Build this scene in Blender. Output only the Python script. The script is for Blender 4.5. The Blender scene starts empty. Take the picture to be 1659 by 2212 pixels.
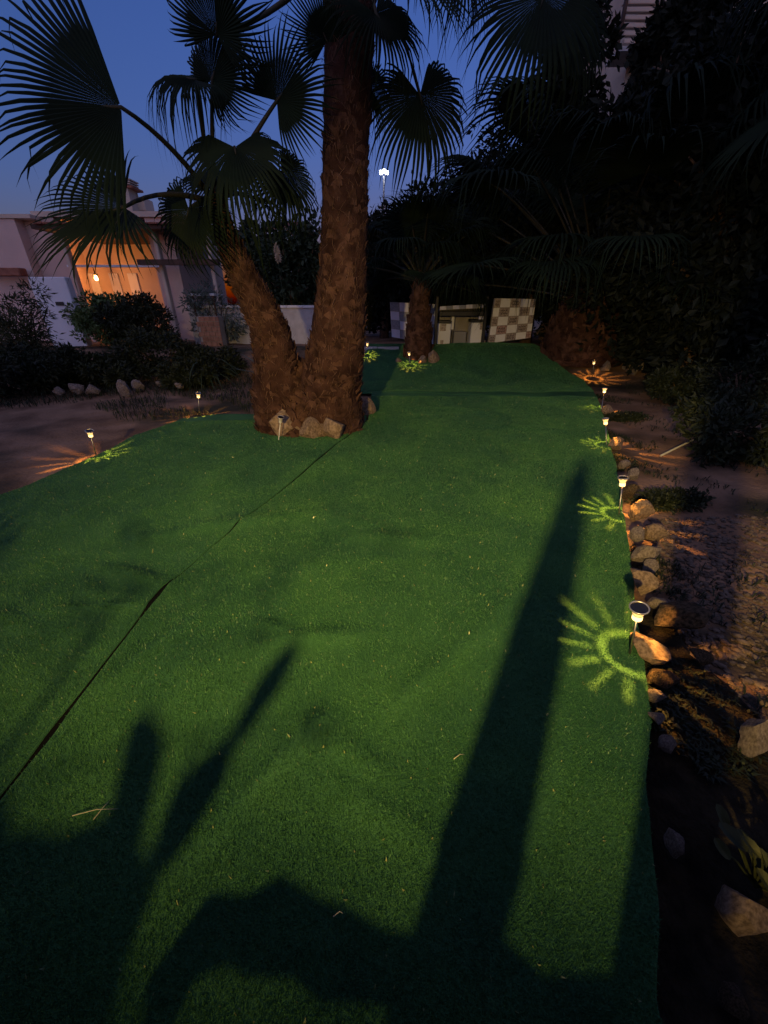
import bpy, bmesh, math, random
import numpy as np
from mathutils import Vector, Matrix, noise

random.seed(11)
rad = math.radians
SC = bpy.context.scene
COL = SC.collection

# ------------------------------------------------------------------ camera
H = 1.5                                   # eye height over the lawn
F, CX, CY = 831.0, 829.5, 1106.0          # focal length and centre in photo units (1659 x 2212)
PITCH = math.atan((CY - 660.0) / F)       # horizon row 660
cam = bpy.data.cameras.new('camera')
camo = bpy.data.objects.new('camera', cam)
COL.objects.link(camo)
camo.location = (0, 0, H)
camo.rotation_euler = (math.pi / 2 - PITCH, 0, 0)
cam.sensor_fit = 'VERTICAL'
cam.sensor_height = 36.0
cam.sensor_width = 27.0
cam.lens = 36.0 * F / 2212.0
cam.clip_start = 0.02
cam.clip_end = 2000
SC.camera = camo

# ------------------------------------------------------------------ sky and afterglow
SUN_EL, SUN_ROT = rad(-0.6), rad(200)      # sun just set, behind the camera
w = bpy.data.worlds.new('World')
SC.world = w
w.use_nodes = True
nt = w.node_tree
bg = nt.nodes['Background']
sky = nt.nodes.new('ShaderNodeTexSky')
sky.sky_type = 'NISHITA'
sky.sun_disc = False
sky.sun_elevation = SUN_EL
sky.sun_rotation = SUN_ROT
sky.altitude = 50
sky.air_density = 1.0
sky.dust_density = 0.4
sky.ozone_density = 3.9
tint = nt.nodes.new('ShaderNodeMix'); tint.data_type = 'RGBA'; tint.blend_type = 'MULTIPLY'; tint.inputs['Factor'].default_value = 1
tint.inputs['B'].default_value = (1.03, 0.88, 0.95, 1)          # violet cast of the dusk air
nt.links.new(sky.outputs[0], tint.inputs['A'])
nt.links.new(tint.outputs['Result'], bg.inputs[0])
bg.inputs[1].default_value = 0.105

sl = bpy.data.lights.new('afterglow_sun', 'SUN')
sl.energy = 0.05
sl.angle = rad(120)
sl.color = (1.0, 0.74, 0.60)
so = bpy.data.objects.new('afterglow_sun', sl)
COL.objects.link(so)
so.rotation_euler = (rad(38), 0, rad(-20))

SC.view_settings.view_transform = 'Standard'
SC.view_settings.look = 'None'
SC.view_settings.gamma = 1
SC.view_settings.exposure = 3.15
SC.view_settings.use_curve_mapping = False
SC.cycles.max_bounces = 5
SC.cycles.diffuse_bounces = 2
SC.cycles.glossy_bounces = 2
SC.cycles.transparent_max_bounces = 8
SC.cycles.use_denoising = True
SC.cycles.sample_clamp_indirect = 2.0

# ------------------------------------------------------------------ positions from the photograph
cp, sp = math.cos(PITCH), math.sin(PITCH)

def ray(x, y):
    u, v = (x - CX) / F, (y - CY) / F
    return Vector((u, cp - v * sp, -sp - v * cp))

def smooth(a, b, t):
    t = max(0.0, min(1.0, (t - a) / (b - a)))
    return t * t * (3 - 2 * t)

def hgt(x, y):
    """rise of the ground: flat lawn, bank at the back, slope on the right"""
    z = 0.52 * smooth(8.6, 11.6, y)
    z += 0.10 * math.exp(-((x - 2.6) / 1.6) ** 2 - ((y - 11.0) / 0.8) ** 2)
    z += 0.55 * smooth(3.3, 9.0, x - 0.12 * y) * smooth(-4, 3, y)
    return z

def G(x, y, dz=0.0):
    """point of the ground seen at a photo position"""
    d = ray(x, y)
    z = 0.0
    p = None
    for _ in range(25):
        t = (z + dz - H) / d.z
        p = Vector((0, 0, H)) + d * t
        z = 0.5 * z + 0.5 * hgt(p.x, p.y)
    return p

def Y(x, y, dist):
    """point at a known forward distance"""
    d = ray(x, y)
    return Vector((0, 0, H)) + d * (dist / d.y)

def interp(pts, t):
    if t <= pts[0][0]: return pts[0][1]
    for (a, va), (b, vb) in zip(pts, pts[1:]):
        if t <= b:
            return va + (vb - va) * (t - a) / (b - a)
    return pts[-1][1]

# ------------------------------------------------------------------ materials
def mat(name, c1, c2=None, scale=6.0, rough=0.8, bump=0.0, bscale=None, spec=0.3, detail=6.0,
        emit=None, estr=0.0, metal=0.0, lo=0.35, hi=0.65, trans=0.0):
    m = bpy.data.materials.new(name)
    m.use_nodes = True
    n = m.node_tree
    b = n.nodes['Principled BSDF']
    b.inputs['Roughness'].default_value = rough
    b.inputs['Specular IOR Level'].default_value = spec
    b.inputs['Metallic'].default_value = metal
    b.inputs['Base Color'].default_value = (*c1, 1)
    if emit:
        b.inputs['Emission Color'].default_value = (*emit, 1)
        b.inputs['Emission Strength'].default_value = estr
    if c2 or bump:
        tc = n.nodes.new('ShaderNodeTexCoord')
    if c2:
        t = n.nodes.new('ShaderNodeTexNoise')
        t.inputs['Scale'].default_value = scale
        t.inputs['Detail'].default_value = detail
        n.links.new(tc.outputs['Object'], t.inputs['Vector'])
        r = n.nodes.new('ShaderNodeValToRGB')
        r.color_ramp.elements[0].position = lo
        r.color_ramp.elements[0].color = (*c1, 1)
        r.color_ramp.elements[1].position = hi
        r.color_ramp.elements[1].color = (*c2, 1)
        n.links.new(t.outputs['Fac'], r.inputs['Fac'])
        n.links.new(r.outputs['Color'], b.inputs['Base Color'])
    if bump:
        t2 = n.nodes.new('ShaderNodeTexNoise')
        t2.inputs['Scale'].default_value = bscale or scale * 4
        t2.inputs['Detail'].default_value = 5
        n.links.new(tc.outputs['Object'], t2.inputs['Vector'])
        bp = n.nodes.new('ShaderNodeBump')
        bp.inputs['Strength'].default_value = bump
        bp.inputs['Distance'].default_value = 0.02
        n.links.new(t2.outputs['Fac'], bp.inputs['Height'])
        n.links.new(bp.outputs['Normal'], b.inputs['Normal'])
    return m

def two_tone_ground():
    """dry earth with darker patches of creeping weeds and leaf litter"""
    m = mat('earth', (0.14, 0.085, 0.056), (0.31, 0.195, 0.132), 1.6, 0.95, 0.9, 28, 0.15)
    n = m.node_tree
    b = n.nodes['Principled BSDF']
    base = b.inputs['Base Color'].links[0].from_socket
    tc = n.nodes.new('ShaderNodeTexCoord')
    big = n.nodes.new('ShaderNodeTexNoise')
    big.inputs['Scale'].default_value = 0.55
    big.inputs['Detail'].default_value = 7
    n.links.new(tc.outputs['Object'], big.inputs['Vector'])
    r = n.nodes.new('ShaderNodeValToRGB')
    r.color_ramp.elements[0].position = 0.50
    r.color_ramp.elements[1].position = 0.62
    n.links.new(big.outputs['Fac'], r.inputs['Fac'])
    mx = n.nodes.new('ShaderNodeMix')
    mx.data_type = 'RGBA'
    n.links.new(r.outputs['Color'], mx.inputs['Factor'])
    n.links.new(base, mx.inputs['A'])
    mx.inputs['B'].default_value = (0.045, 0.042, 0.028, 1)
    n.links.new(mx.outputs['Result'], b.inputs['Base Color'])
    return m

M = {}
M['earth'] = two_tone_ground()
M['turf'] = mat('turf', (0.043, 0.148, 0.058), (0.062, 0.19, 0.074), 3.0, 0.75, 0.5, 260, 0.2)
M['blade'] = mat('turf_blade', (0.056, 0.185, 0.072), (0.086, 0.245, 0.094), 9.0, 0.45, 0, None, 0.4)
M['glint_blade'] = mat('turf_glint_blade', (0.30, 0.34, 0.15), None, 1, 0.3, 0, None, 0.6)  # pale colour stands in for sparkles on the turf
def nap(m, amount=.32):
    """broad brushed patches in the pile"""
    n = m.node_tree; b = n.nodes['Principled BSDF']
    src = b.inputs['Base Color'].links[0].from_socket
    tc = n.nodes.new('ShaderNodeTexCoord'); t = n.nodes.new('ShaderNodeTexNoise')
    t.inputs['Scale'].default_value = 1.1; t.inputs['Detail'].default_value = 5; t.inputs['Distortion'].default_value = .8
    n.links.new(tc.outputs['Object'], t.inputs['Vector'])
    rp_ = n.nodes.new('ShaderNodeValToRGB')
    rp_.color_ramp.elements[0].position = .36; rp_.color_ramp.elements[0].color = (.58 , .66, .74, 1)
    rp_.color_ramp.elements[1].position = .66; rp_.color_ramp.elements[1].color = (1.0, .98, .82, 1)
    n.links.new(t.outputs['Fac'], rp_.inputs['Fac'])
    mx = n.nodes.new('ShaderNodeMix'); mx.data_type = 'RGBA'; mx.blend_type = 'MULTIPLY'; mx.inputs['Factor'].default_value = 1
    n.links.new(src, mx.inputs['A']); n.links.new(rp_.outputs['Color'], mx.inputs['B'])
    n.links.new(mx.outputs['Result'], b.inputs['Base Color'])
nap(M['turf']); nap(M['blade'])
M['bark'] = mat('palm_bark', (0.025, 0.012, 0.0095), (0.074, 0.037, 0.028), 5.0, 0.95, 0.9, 60, 0.1)
M['boot'] = mat('palm_leaf_base', (0.026, 0.0125, 0.010), (0.118, 0.062, 0.048), 7.0, 0.9, 0.6, 80, 0.15)
M['fiber'] = mat('palm_fiber', (0.08, 0.045, 0.03), (0.16, 0.09, 0.06), 8.0, 0.95)
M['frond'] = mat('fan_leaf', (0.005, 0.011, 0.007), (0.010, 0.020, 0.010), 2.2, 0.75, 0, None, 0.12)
M['dryfrond'] = mat('dry_fan_leaf', (0.12, 0.085, 0.05), (0.22, 0.17, 0.11), 2.2, 0.8, 0, None, 0.2)
M['petiole'] = mat('leaf_stalk', (0.022, 0.024, 0.012), (0.04, 0.034, 0.02), 4.0, 0.6)
M['hedge'] = mat('hedge_leaf', (0.014, 0.028, 0.014), (0.035, 0.055, 0.024), 2.5, 0.6, 0, None, 0.3)
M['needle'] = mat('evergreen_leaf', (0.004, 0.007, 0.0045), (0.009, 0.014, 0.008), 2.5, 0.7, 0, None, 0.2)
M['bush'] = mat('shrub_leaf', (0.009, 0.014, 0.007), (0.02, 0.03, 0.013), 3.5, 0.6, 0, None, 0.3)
M['citrus'] = mat('bright_shrub_leaf', (0.05, 0.09, 0.025), (0.10, 0.15, 0.045), 3.5, 0.5, 0, None, 0.4)
M['agave'] = mat('agave_leaf', (0.06, 0.085, 0.075), (0.10, 0.13, 0.11), 4, 0.5)
M['weed'] = mat('weed_leaf', (0.022, 0.03, 0.010), (0.06, 0.065, 0.022), 12, 0.6)
M['moss'] = mat('creeping_weed', (0.02, 0.024, 0.010), (0.05, 0.05, 0.02), 12, 0.8)
M['gap_shade'] = mat('black_gap_shade', (0.004, 0.004, 0.004), None, 1, 0.9, 0, None, 0.1)  # black in place of the shade in the seam gap
M['shade_soil'] = mat('dark_shade_soil', (0.010, 0.009, 0.006), (0.035, 0.028, 0.018), 14, 0.95, 0.9, 60, 0.1)  # near-black, stands in for the shade over the bed
M['wood'] = mat('bare_wood', (0.07, 0.045, 0.03), (0.14, 0.09, 0.06), 6, 0.9, 0.5)
M['rock'] = mat('field_stone', (0.15, 0.105, 0.076), (0.36, 0.265, 0.20), 7, 0.9, 0.8, 45, 0.2)
M['rock_dark'] = mat('mossy_stone', (0.035, 0.03, 0.018), (0.17, 0.12, 0.08), 9, 0.95, 0.9, 40, 0.15)
M['rock_grey'] = mat('grey_stone', (0.14, 0.115, 0.105), (0.32, 0.27, 0.25), 8, 0.9, 0.8, 50, 0.2)
M['pebble'] = mat('gravel_chips', (0.06, 0.045, 0.036), (0.18, 0.14, 0.115), 35, 0.9, 0, None, 0.2)
M['steel'] = mat('brushed_steel', (0.35, 0.34, 0.32), None, 1, 0.35, 0, None, 0.5, metal=1.0)
M['rim'] = mat('steel_rim', (0.62, 0.60, 0.56), None, 1, 0.3, 0, None, 0.5, metal=0.8)
M['panel'] = mat('solar_cell', (0.008, 0.009, 0.014), (0.014, 0.015, 0.024), 90, 0.25, 0, None, 0.6)
M['led_glass'] = mat('lit_lamp_glass', (0.8, 0.6, 0.3), None, 1, 0.4, 0, None, 0.3, emit=(1.0, 0.55, 0.18), estr=0.16)
M['led_core'] = mat('lit_lamp_led', (0.9, 0.8, 0.5), None, 1, 0.4, 0, None, 0.3, emit=(1.0, 0.62, 0.22), estr=0.32)
M['glass_off'] = mat('unlit_lamp_glass', (0.55, 0.56, 0.55), None, 1, 0.15, 0, None, 0.6)
M['black'] = mat('black_metal', (0.012, 0.012, 0.016), None, 1, 0.5, 0, None, 0.4)
M['wall_pink'] = mat('rose_plaster', (0.62, 0.45, 0.40), (0.70, 0.52, 0.46), 1.2, 0.9, 0.25, 30, 0.15)
M['wall_white'] = mat('white_plaster', (0.66, 0.67, 0.73), (0.75, 0.76, 0.82), 1.5, 0.9, 0.25, 30, 0.15)
M['wall_cream'] = mat('cream_plaster', (0.55, 0.44, 0.36), (0.64, 0.52, 0.43), 1.2, 0.9, 0.2, 30, 0.15)
M['roof_tile'] = mat('clay_tile', (0.22, 0.085, 0.055), (0.36, 0.15, 0.10), 6, 0.85, 0.3)
M['dark_wood'] = mat('dark_timber', (0.05, 0.028, 0.02), (0.09, 0.05, 0.035), 6, 0.7)
M['brick'] = mat('clay_brick', (0.20, 0.10, 0.07), (0.34, 0.18, 0.13), 8, 0.9)
M['glass'] = mat('window_glass', (0.03, 0.035, 0.045), None, 1, 0.1, 0, None, 0.6)
M['tile_cream'] = mat('cream_tile', (0.68, 0.68, 0.72), (0.76, 0.76, 0.80), 6, 0.35, 0, None, 0.4)
M['tile_grey'] = mat('patterned_grey_tile', (0.20, 0.16, 0.15), (0.40, 0.34, 0.32), 30, 0.4, 0, None, 0.4, lo=.42, hi=.56)
M['tile_rose'] = mat('patterned_rose_tile', (0.22, 0.12, 0.12), (0.42, 0.30, 0.29), 30, 0.4, 0, None, 0.4, lo=.42, hi=.56)
M['tile_blue'] = mat('pale_blue_tile', (0.52, 0.52, 0.68), (0.60, 0.60, 0.76), 6, 0.35, 0, None, 0.4)
M['tile_slate'] = mat('slate_blue_tile', (0.16, 0.17, 0.24), (0.25, 0.26, 0.33), 20, 0.4, 0, None, 0.4)
M['ink'] = mat('tile_print', (0.10, 0.075, 0.07), None, 1, 0.5)
M['mortar'] = mat('grey_render', (0.24, 0.22, 0.22), (0.32, 0.30, 0.30), 4, 0.9, 0.3)
M['steel_dark'] = mat('grey_steel', (0.20, 0.20, 0.23), None, 1, 0.5, 0, None, 0.5)
M['concrete'] = mat('pale_concrete', (0.42, 0.40, 0.40), (0.52, 0.50, 0.50), 5, 0.9, 0.3)
M['plume'] = mat('dry_plume', (0.60, 0.48, 0.32), (0.74, 0.60, 0.42), 8, 0.9)
M['straw'] = mat('dry_straw', (0.40, 0.38, 0.28), (0.50, 0.46, 0.34), 8, 0.9)
M['street_led'] = mat('street_lamp_led', (1, 1, 1), None, 1, 0.4, 0, None, 0.3, emit=(0.95, 0.97, 1.0), estr=1.2)
M['porch_bulb'] = mat('porch_bulb', (1, 0.8, 0.5), None, 1, 0.4, 0, None, 0.3, emit=(1.0, 0.62, 0.22), estr=1.2)
M['flood_glass'] = mat('floodlight_glass', (1, 0.9, 0.7), None, 1, 0.4, 0, None, 0.3, emit=(1.0, 0.78, 0.42), estr=.8)
M['cactus'] = mat('cactus_skin', (0.06, 0.13, 0.06), (0.10, 0.19, 0.08), 5, 0.6, 0.3)
M['pool'] = mat('white_pool_edge', (0.66, 0.66, 0.68), (0.72, 0.72, 0.75), 3, 0.5)

# ------------------------------------------------------------------ object helpers
def tag(o, label=None, cat=None, group=None, kind=None):
    if label: o['label'] = label
    if cat: o['category'] = cat
    if group: o['group'] = group
    if kind: o['kind'] = kind
    return o

def thing(name, label, cat, loc=(0, 0, 0), group=None, rotz=0.0):
    o = bpy.data.objects.new(name, None)
    COL.objects.link(o)
    o.location = loc
    o.rotation_euler = (0, 0, rotz)
    return tag(o, label, cat, group)

def ob(name, me, m=None, parent=None, loc=(0, 0, 0)):
    if m is not None and len(me.materials) == 0:
        me.materials.append(M[m] if isinstance(m, str) else m)
    o = bpy.data.objects.new(name, me)
    COL.objects.link(o)
    o.location = loc
    if parent is not None: o.parent = parent
    return o

def copy_tree(o, parent=None):
    c = o.copy()
    COL.objects.link(c)
    c.parent = parent
    for ch in [x for x in o.children]:
        copy_tree(ch, c)
    return c

def np_mesh(name, verts, faces, smooth_=False, mats=None, midx=None):
    verts = np.asarray(verts, dtype=np.float32).reshape(-1, 3)
    faces = np.asarray(faces, dtype=np.int32)
    k = faces.shape[1]
    me = bpy.data.meshes.new(name)
    me.vertices.add(len(verts))
    me.vertices.foreach_set('co', verts.ravel())
    me.loops.add(faces.size)
    me.loops.foreach_set('vertex_index', faces.ravel())
    me.polygons.add(len(faces))
    me.polygons.foreach_set('loop_start', np.arange(0, faces.size, k, dtype=np.int32))
    me.polygons.foreach_set('use_smooth', np.full(len(faces), smooth_, dtype=bool))
    for m in mats or []:
        me.materials.append(M[m])
    if midx is not None:
        me.polygons.foreach_set('material_index', np.asarray(midx, dtype=np.int32))
    me.update(calc_edges=True)
    return me

class MB:
    """collects boxes, tubes and prisms into one mesh"""
    def __init__(self): self.v, self.f = [], []
    def add(self, vs, fs):
        o = len(self.v)
        self.v += [tuple(x) for x in vs]
        self.f += [tuple(i + o for i in f) for f in fs]
        return self
    def box(self, a, b, top=None):
        (x0, y0, z0), (x1, y1, z1) = a, b
        vs = [(x0, y0, z0), (x1, y0, z0), (x1, y1, z0), (x0, y1, z0),
              (x0, y0, z1), (x1, y0, z1), (x1, y1, z1), (x0, y1, z1)]
        return self.add(vs, [(0, 3, 2, 1), (4, 5, 6, 7), (0, 1, 5, 4), (1, 2, 6, 5), (2, 3, 7, 6), (3, 0, 4, 7)])
    def tube(self, pts, rs, n=8, cap=True):
        pts = [Vector(p) for p in pts]
        if not hasattr(rs, '__len__'): rs = [rs] * len(pts)
        vs, fs = [], []
        up = Vector((0, 0, 1))
        for i, p in enumerate(pts):
            t = (pts[min(i + 1, len(pts) - 1)] - pts[max(i - 1, 0)]).normalized()
            a = t.cross(up if abs(t.z) < 0.9 else Vector((0, 1, 0))).normalized()
            b = t.cross(a).normalized()
            for k in range(n):
                th = 2 * math.pi * k / n
                vs.append(p + (a * math.cos(th) + b * math.sin(th)) * rs[i])
        for i in range(len(pts) - 1):
            for k in range(n):
                k2 = (k + 1) % n
                fs.append((i * n + k, i * n + k2, (i + 1) * n + k2, (i + 1) * n + k))
        if cap:
            fs.append(tuple(range(n - 1, -1, -1)))
            fs.append(tuple(range((len(pts) - 1) * n, len(pts) * n)))
        return self.add(vs, fs)
    def lathe(self, prof, n=16, c=(0, 0, 0), cap=True):
        vs, fs = [], []
        for r, z in prof:
            for k in range(n):
                th = 2 * math.pi * k / n
                vs.append((c[0] + r * math.cos(th), c[1] + r * math.sin(th), c[2] + z))
        for i in range(len(prof) - 1):
            for k in range(n):
                k2 = (k + 1) % n
                fs.append((i * n + k, i * n + k2, (i + 1) * n + k2, (i + 1) * n + k))
        if cap:
            fs.append(tuple(range(n - 1, -1, -1)))
            fs.append(tuple(range((len(prof) - 1) * n, len(prof) * n)))
        return self.add(vs, fs)
    def mesh(self, name, smooth_=False, bevel=0.0):
        me = bpy.data.meshes.new(name)
        me.from_pydata(self.v, [], self.f)
        if bevel:
            bm = bmesh.new(); bm.from_mesh(me)
            bmesh.ops.bevel(bm, geom=bm.edges[:], offset=bevel, segments=1, affect='EDGES')
            bm.to_mesh(me); bm.free()
        if smooth_:
            me.polygons.foreach_set('use_smooth', [True] * len(me.polygons))
        me.update()
        return me

def boxpart(name, a, b, m, parent, bevel=0.0):
    return ob(name, MB().box(a, b).mesh(name, bevel=bevel), m, parent)

# ------------------------------------------------------------------ the ground
def axis(fine0, fine1, step, far):
    a = list(np.arange(fine0, fine1, step))
    d, g = fine1, step
    while d < far:
        a.append(d); g *= 1.35; d += g
    a.append(far)
    lo, d, g = [], fine0 - step, step
    while d > -far:
        lo.append(d); g *= 1.35; d -= g
    lo.append(-far)
    return np.array(lo[::-1] + a)

xs, ys = axis(-8, 8, 0.1, 600), axis(-2, 15, 0.1, 600)
X, YY = np.meshgrid(xs, ys)
Z = np.zeros_like(X)
for j in range(len(ys)):
    for i in range(len(xs)):
        x, y = xs[i], ys[j]
        z = hgt(x, y) - 0.03
        if abs(x) < 14 and -4 < y < 22:
            z += 0.05 * noise.noise((x * 0.9, y * 0.9, 3.1)) + 0.018 * noise.noise((x * 5, y * 5, 1.7))
            z -= 0.03
        Z[j, i] = z
idx = np.arange(X.size).reshape(X.shape)
fq = np.stack([idx[:-1, :-1], idx[:-1, 1:], idx[1:, 1:], idx[1:, :-1]], -1).reshape(-1, 4)
ground = ob('ground', np_mesh('ground', np.stack([X, YY, Z], -1), fq, True), 'earth')
tag(ground, kind='structure')

# ------------------------------------------------------------------ artificial turf sheets
LEFT = [(-1.5, -4.2), (0.6, -3.7), (3.11, -3.44), (3.85, -3.30), (4.8, -3.20), (5.75, -3.05), (6.1, -2.4),
        (6.6, -1.5), (7.2, -0.9), (9.0, -0.6), (12.2, -0.4)]
SEAM = [(-1.5, -1.26), (0.0, -1.30), (0.77, -1.31), (1.8, -1.325), (2.5, -1.16), (3.4, -0.90), (4.73, -0.50), (5.6, -0.25), (7.8, -0.25)]
rp = [G(*q) for q in [(1385, 1700), (1405, 1560), (1398, 1450), (1380, 1340), (1368, 1250), (1352, 1130), (1335, 1040),
                       (1316, 960), (1302, 900), (1292, 860), (1262, 822), (1215, 797)]]
RIGHT = [(-1.5, 0.57), (0.25, 0.66), (0.45, 0.78)] + [(p.y, p.x) for p in rp]
RIGHT += [(11.0, RIGHT[-1][1] - 0.1), (12.2, 4.2)]

def wr(px, py, dx, dy, length, width, amp):
    p = G(px, py); q = G(px + dx, py + dy)
    a = math.atan2(q.y - p.y, q.x - p.x)
    return (p.x, p.y, math.cos(a), math.sin(a), length, width, amp)
WRINKLES = [wr(290, 1245, 60, 12, .26, .05, .030), wr(205, 1275, 30, 30, .16, .04, .020), wr(300, 1165, 10, 40, .18, .05, .022),
            wr(200, 1318, 60, -6, .25, .03, .016), wr(20, 1345, 40, 12, .20, .05, .026), wr(585, 1358, 30, 5, .10, .025, .016),
            wr(705, 1565, 50, -5, .10, .04, .010), wr(850, 1165, 60, 0, .4, .07, .020),
            wr(600, 1265, 20, 40, .16, .05, .014), wr(1000, 1400, 60, -60, .4, .05, .016), wr(900, 1480, 60, -60, .3, .04, .012),
            wr(1120, 1290, 50, -70, .4, .05, .016), wr(500, 1130, 80, -10, .6, .08, .024), wr(1000, 890, 80, 8, .8, .10, .025),
            wr(1120, 925, 80, 8, .7, .10, .025), wr(1060, 780, 80, 0, .5, .10, .03), wr(900, 900, 80, -5, .5, .10, .02),
            wr(1190, 1000, 40, -3, .5, .1, .02), wr(780, 1640, 60, 30, .2, .05, .014), wr(760, 1130, 60, 10, .3, .06, .012),
            wr(450, 1450, 40, -50, .3, .06, .012), wr(820, 1750, 60, 30, .2, .05, .014), wr(560, 1700, 60, -70, .3, .04, .014), wr(640, 1620, 60, -70, .3, .035, .010), wr(1180, 1720, 20, -70, .3, .04, .014), wr(350, 1400, 50, -40, .3, .05, .02), wr(700, 1380, 70, -10, .25, .05, .02), wr(430, 1060, 80, -30, .6, .07, .02), wr(250, 1080, 80, -40, .5, .06, .025)]

def turf_z(x, y):
    z = hgt(x, y) + 0.012
    z += 0.034 * noise.noise((x * 1.3, y * 1.1, 7.7)) + .012 * noise.noise((x * 2.6 + 3, y * 2.2, 9.1)) + 0.006 * noise.noise((x * 4.1, y * 3.7, 2.2))
    for (cx, cy, ca, sa, L, W, A) in WRINKLES:
        dx, dy = x - cx, y - cy
        u, v = dx * ca + dy * sa, -dx * sa + dy * ca
        if abs(u) < 3 * L and abs(v) < 5 * W:
            v += 0.25 * W * math.sin(u * 9)
            z += 1.25 * A * math.exp(-(u / L) ** 2 - (v / W) ** 2)
    return z

def seam_gap(y):
    g = 0.017 + 0.005 * noise.noise((0, y * 2.1, 5)) + 0.010 * smooth(2.2, 4.5, y)
    g += 0.022 * math.exp(-((y - 1.74) / 0.11) ** 2) + 0.016 * math.exp(-((y - 0.93) / 0.10) ** 2)
    return max(0.003, g)

def edge_wave(y, s):
    return 0.025 * noise.noise((s, y * 1.9, 0.3)) + 0.008 * noise.noise((s, y * 9, 0.8))

def sheet(name, y0, y1, fl, fr, dy, nx, lip_l=0.0, lip_r=0.0, far=None, near=None):
    ys_ = np.arange(0, 1.0001, 1.0 / max(2, int((y1 - y0) / dy)))
    vs = []
    for j, tj in enumerate(ys_):
        for i in range(nx + 1):
            s = i / nx
            s = 0.5 - 0.5 * math.cos(math.pi * s) if nx > 60 else s
            ya = near(s) if near else y0
            yb = far(s) if far else y1
            y = ya + (yb - ya) * tj
            xl, xr = fl(y), fr(y)
            x = xl + (xr - xl) * s
            z = turf_z(x, y)
            z += lip_l * math.exp(-((x - xl) / 0.02) ** 2) + lip_r * math.exp(-((x - xr) / 0.02) ** 2)
            vs.append((x, y, z))
    n1 = nx + 1
    I = np.arange(len(vs)).reshape(len(ys_), n1)
    fs = np.stack([I[:-1, :-1], I[:-1, 1:], I[1:, 1:], I[1:, :-1]], -1).reshape(-1, 4).tolist()
    # hem: the border is folded down to the ground
    rim = list(I[0]) + list(I[1:, -1]) + list(I[-1][::-1][1:]) + list(I[1:-1, 0][::-1])
    o = len(vs)
    vs += [(vs[k][0], vs[k][1], vs[k][2] - 0.03) for k in rim]
    m = len(rim)
    fs += [[rim[k], o + k, o + (k + 1) % m, rim[(k + 1) % m]] for k in range(m)]
    me = np_mesh(name, vs, fs, True)
    return ob(name, me, 'turf')

fL = lambda y: interp(LEFT, y) + edge_wave(y, 1)
fS = lambda y: interp(SEAM, y)
fR = lambda y: interp(RIGHT, y) + edge_wave(y, 9)
cross = lambda x: 7.62 - 0.12 * x + 0.03 * math.sin(x * 3)
t1 = sheet('turf_sheet', -1.5, 6.0, fL, lambda y: fS(y) - seam_gap(y) / 2, 0.035, 70, 0.0, 0.0)
t2 = sheet('turf_sheet', -1.5, 7.6, lambda y: fS(y) + seam_gap(y) / 2, fR, 0.03, 110, 0.0, 0.0,
           far=lambda s: cross(-0.3 + 4.2 * s) - 0.012)
t3 = sheet('turf_sheet', 7.6, 12.1, fL, fR, 0.06, 90, 0.0, 0.0, near=lambda s: cross(-0.9 + 4.8 * s) + 0.012)
for o in (t1, t2, t3): tag(o, kind='structure')

# black strip under the seam, standing in for shade inside the gap
tv, tf = [], []
ty = np.arange(-1.4, 5.0, .04)
for y in ty:
    x = interp(SEAM, y)
    for dx in (-.06, .06): tv.append((x + dx, y, turf_z(x + dx, y) - .009))
for k in range(len(ty) - 1): tf.append((2 * k, 2 * k + 1, 2 * k + 3, 2 * k + 2))
tag(ob('seam_shade', np_mesh('seam_shade', tv, tf, True), 'gap_shade', t2), kind='structure')
# pile of the turf: short plastic blades where they can be seen
def pile(parent, n, ylo, yhi, fl, fr, seed, hh=0.010, ww=0.0015):
    r = np.random.default_rng(seed)
    # nearer the path the pile is resolved more densely
    y = ylo + (yhi - ylo) * r.random(n) ** 1.7
    s = r.random(n)
    P_, keep = np.zeros((n, 3)), np.ones(n, bool)
    yt = np.linspace(ylo, yhi, 400)
    a = np.interp(y, yt, [fl(t) for t in yt]); b = np.interp(y, yt, [fr(t) for t in yt])
    x = a + (b - a) * s
    # height looked up on a fine grid of the sheet
    gx = np.arange(-4.4, 4.5, 0.025); gy = np.arange(ylo - .05, yhi + .05, 0.025)
    GZ = GRID_Z
    fi = np.clip((x - GX0) / GST, 0, GZ.shape[1] - 2); fj = np.clip((y - GY0) / GST, 0, GZ.shape[0] - 2)
    i, j = fi.astype(int), fj.astype(int)
    u, v = fi - i, fj - j
    z = GZ[j, i] * (1 - u) * (1 - v) + GZ[j, i + 1] * u * (1 - v) + GZ[j + 1, i] * (1 - u) * v + GZ[j + 1, i + 1] * u * v
    th = r.random(n) * 2 * np.pi
    k = 1.0 + 0.22 * np.maximum(0, y - 1.0)
    wv = ww * (0.7 + 0.6 * r.random(n)) * k
    hv = hh * (0.6 + 0.7 * r.random(n)) * (1 + 0.05 * y)
    straw = r.random(n) < 0.0018  # a few paler blades painted as glints
    wv = np.where(straw, wv * 2.4, wv); hv = np.where(straw, hv * 1.3, hv)
    lean = r.random(n) * 0.9 * hv
    la = r.random(n) * 2 * np.pi
    c = np.stack([x, y, z - 0.002], -1)
    d = np.stack([np.cos(th), np.sin(th), 0 * th], -1) * wv[:, None]
    tip = c + np.stack([np.cos(la) * lean, np.sin(la) * lean, hv], -1)
    vs = np.stack([c - d, c + d, tip], 1).reshape(-1, 3)
    fs = np.arange(3 * n).reshape(-1, 3)
    mi = straw.astype(np.int32)
    me = np_mesh('turf_pile', vs, fs, False, ['blade', 'glint_blade'], mi)
    return tag(ob('turf_pile', me, None, parent), kind='stuff')

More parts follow.
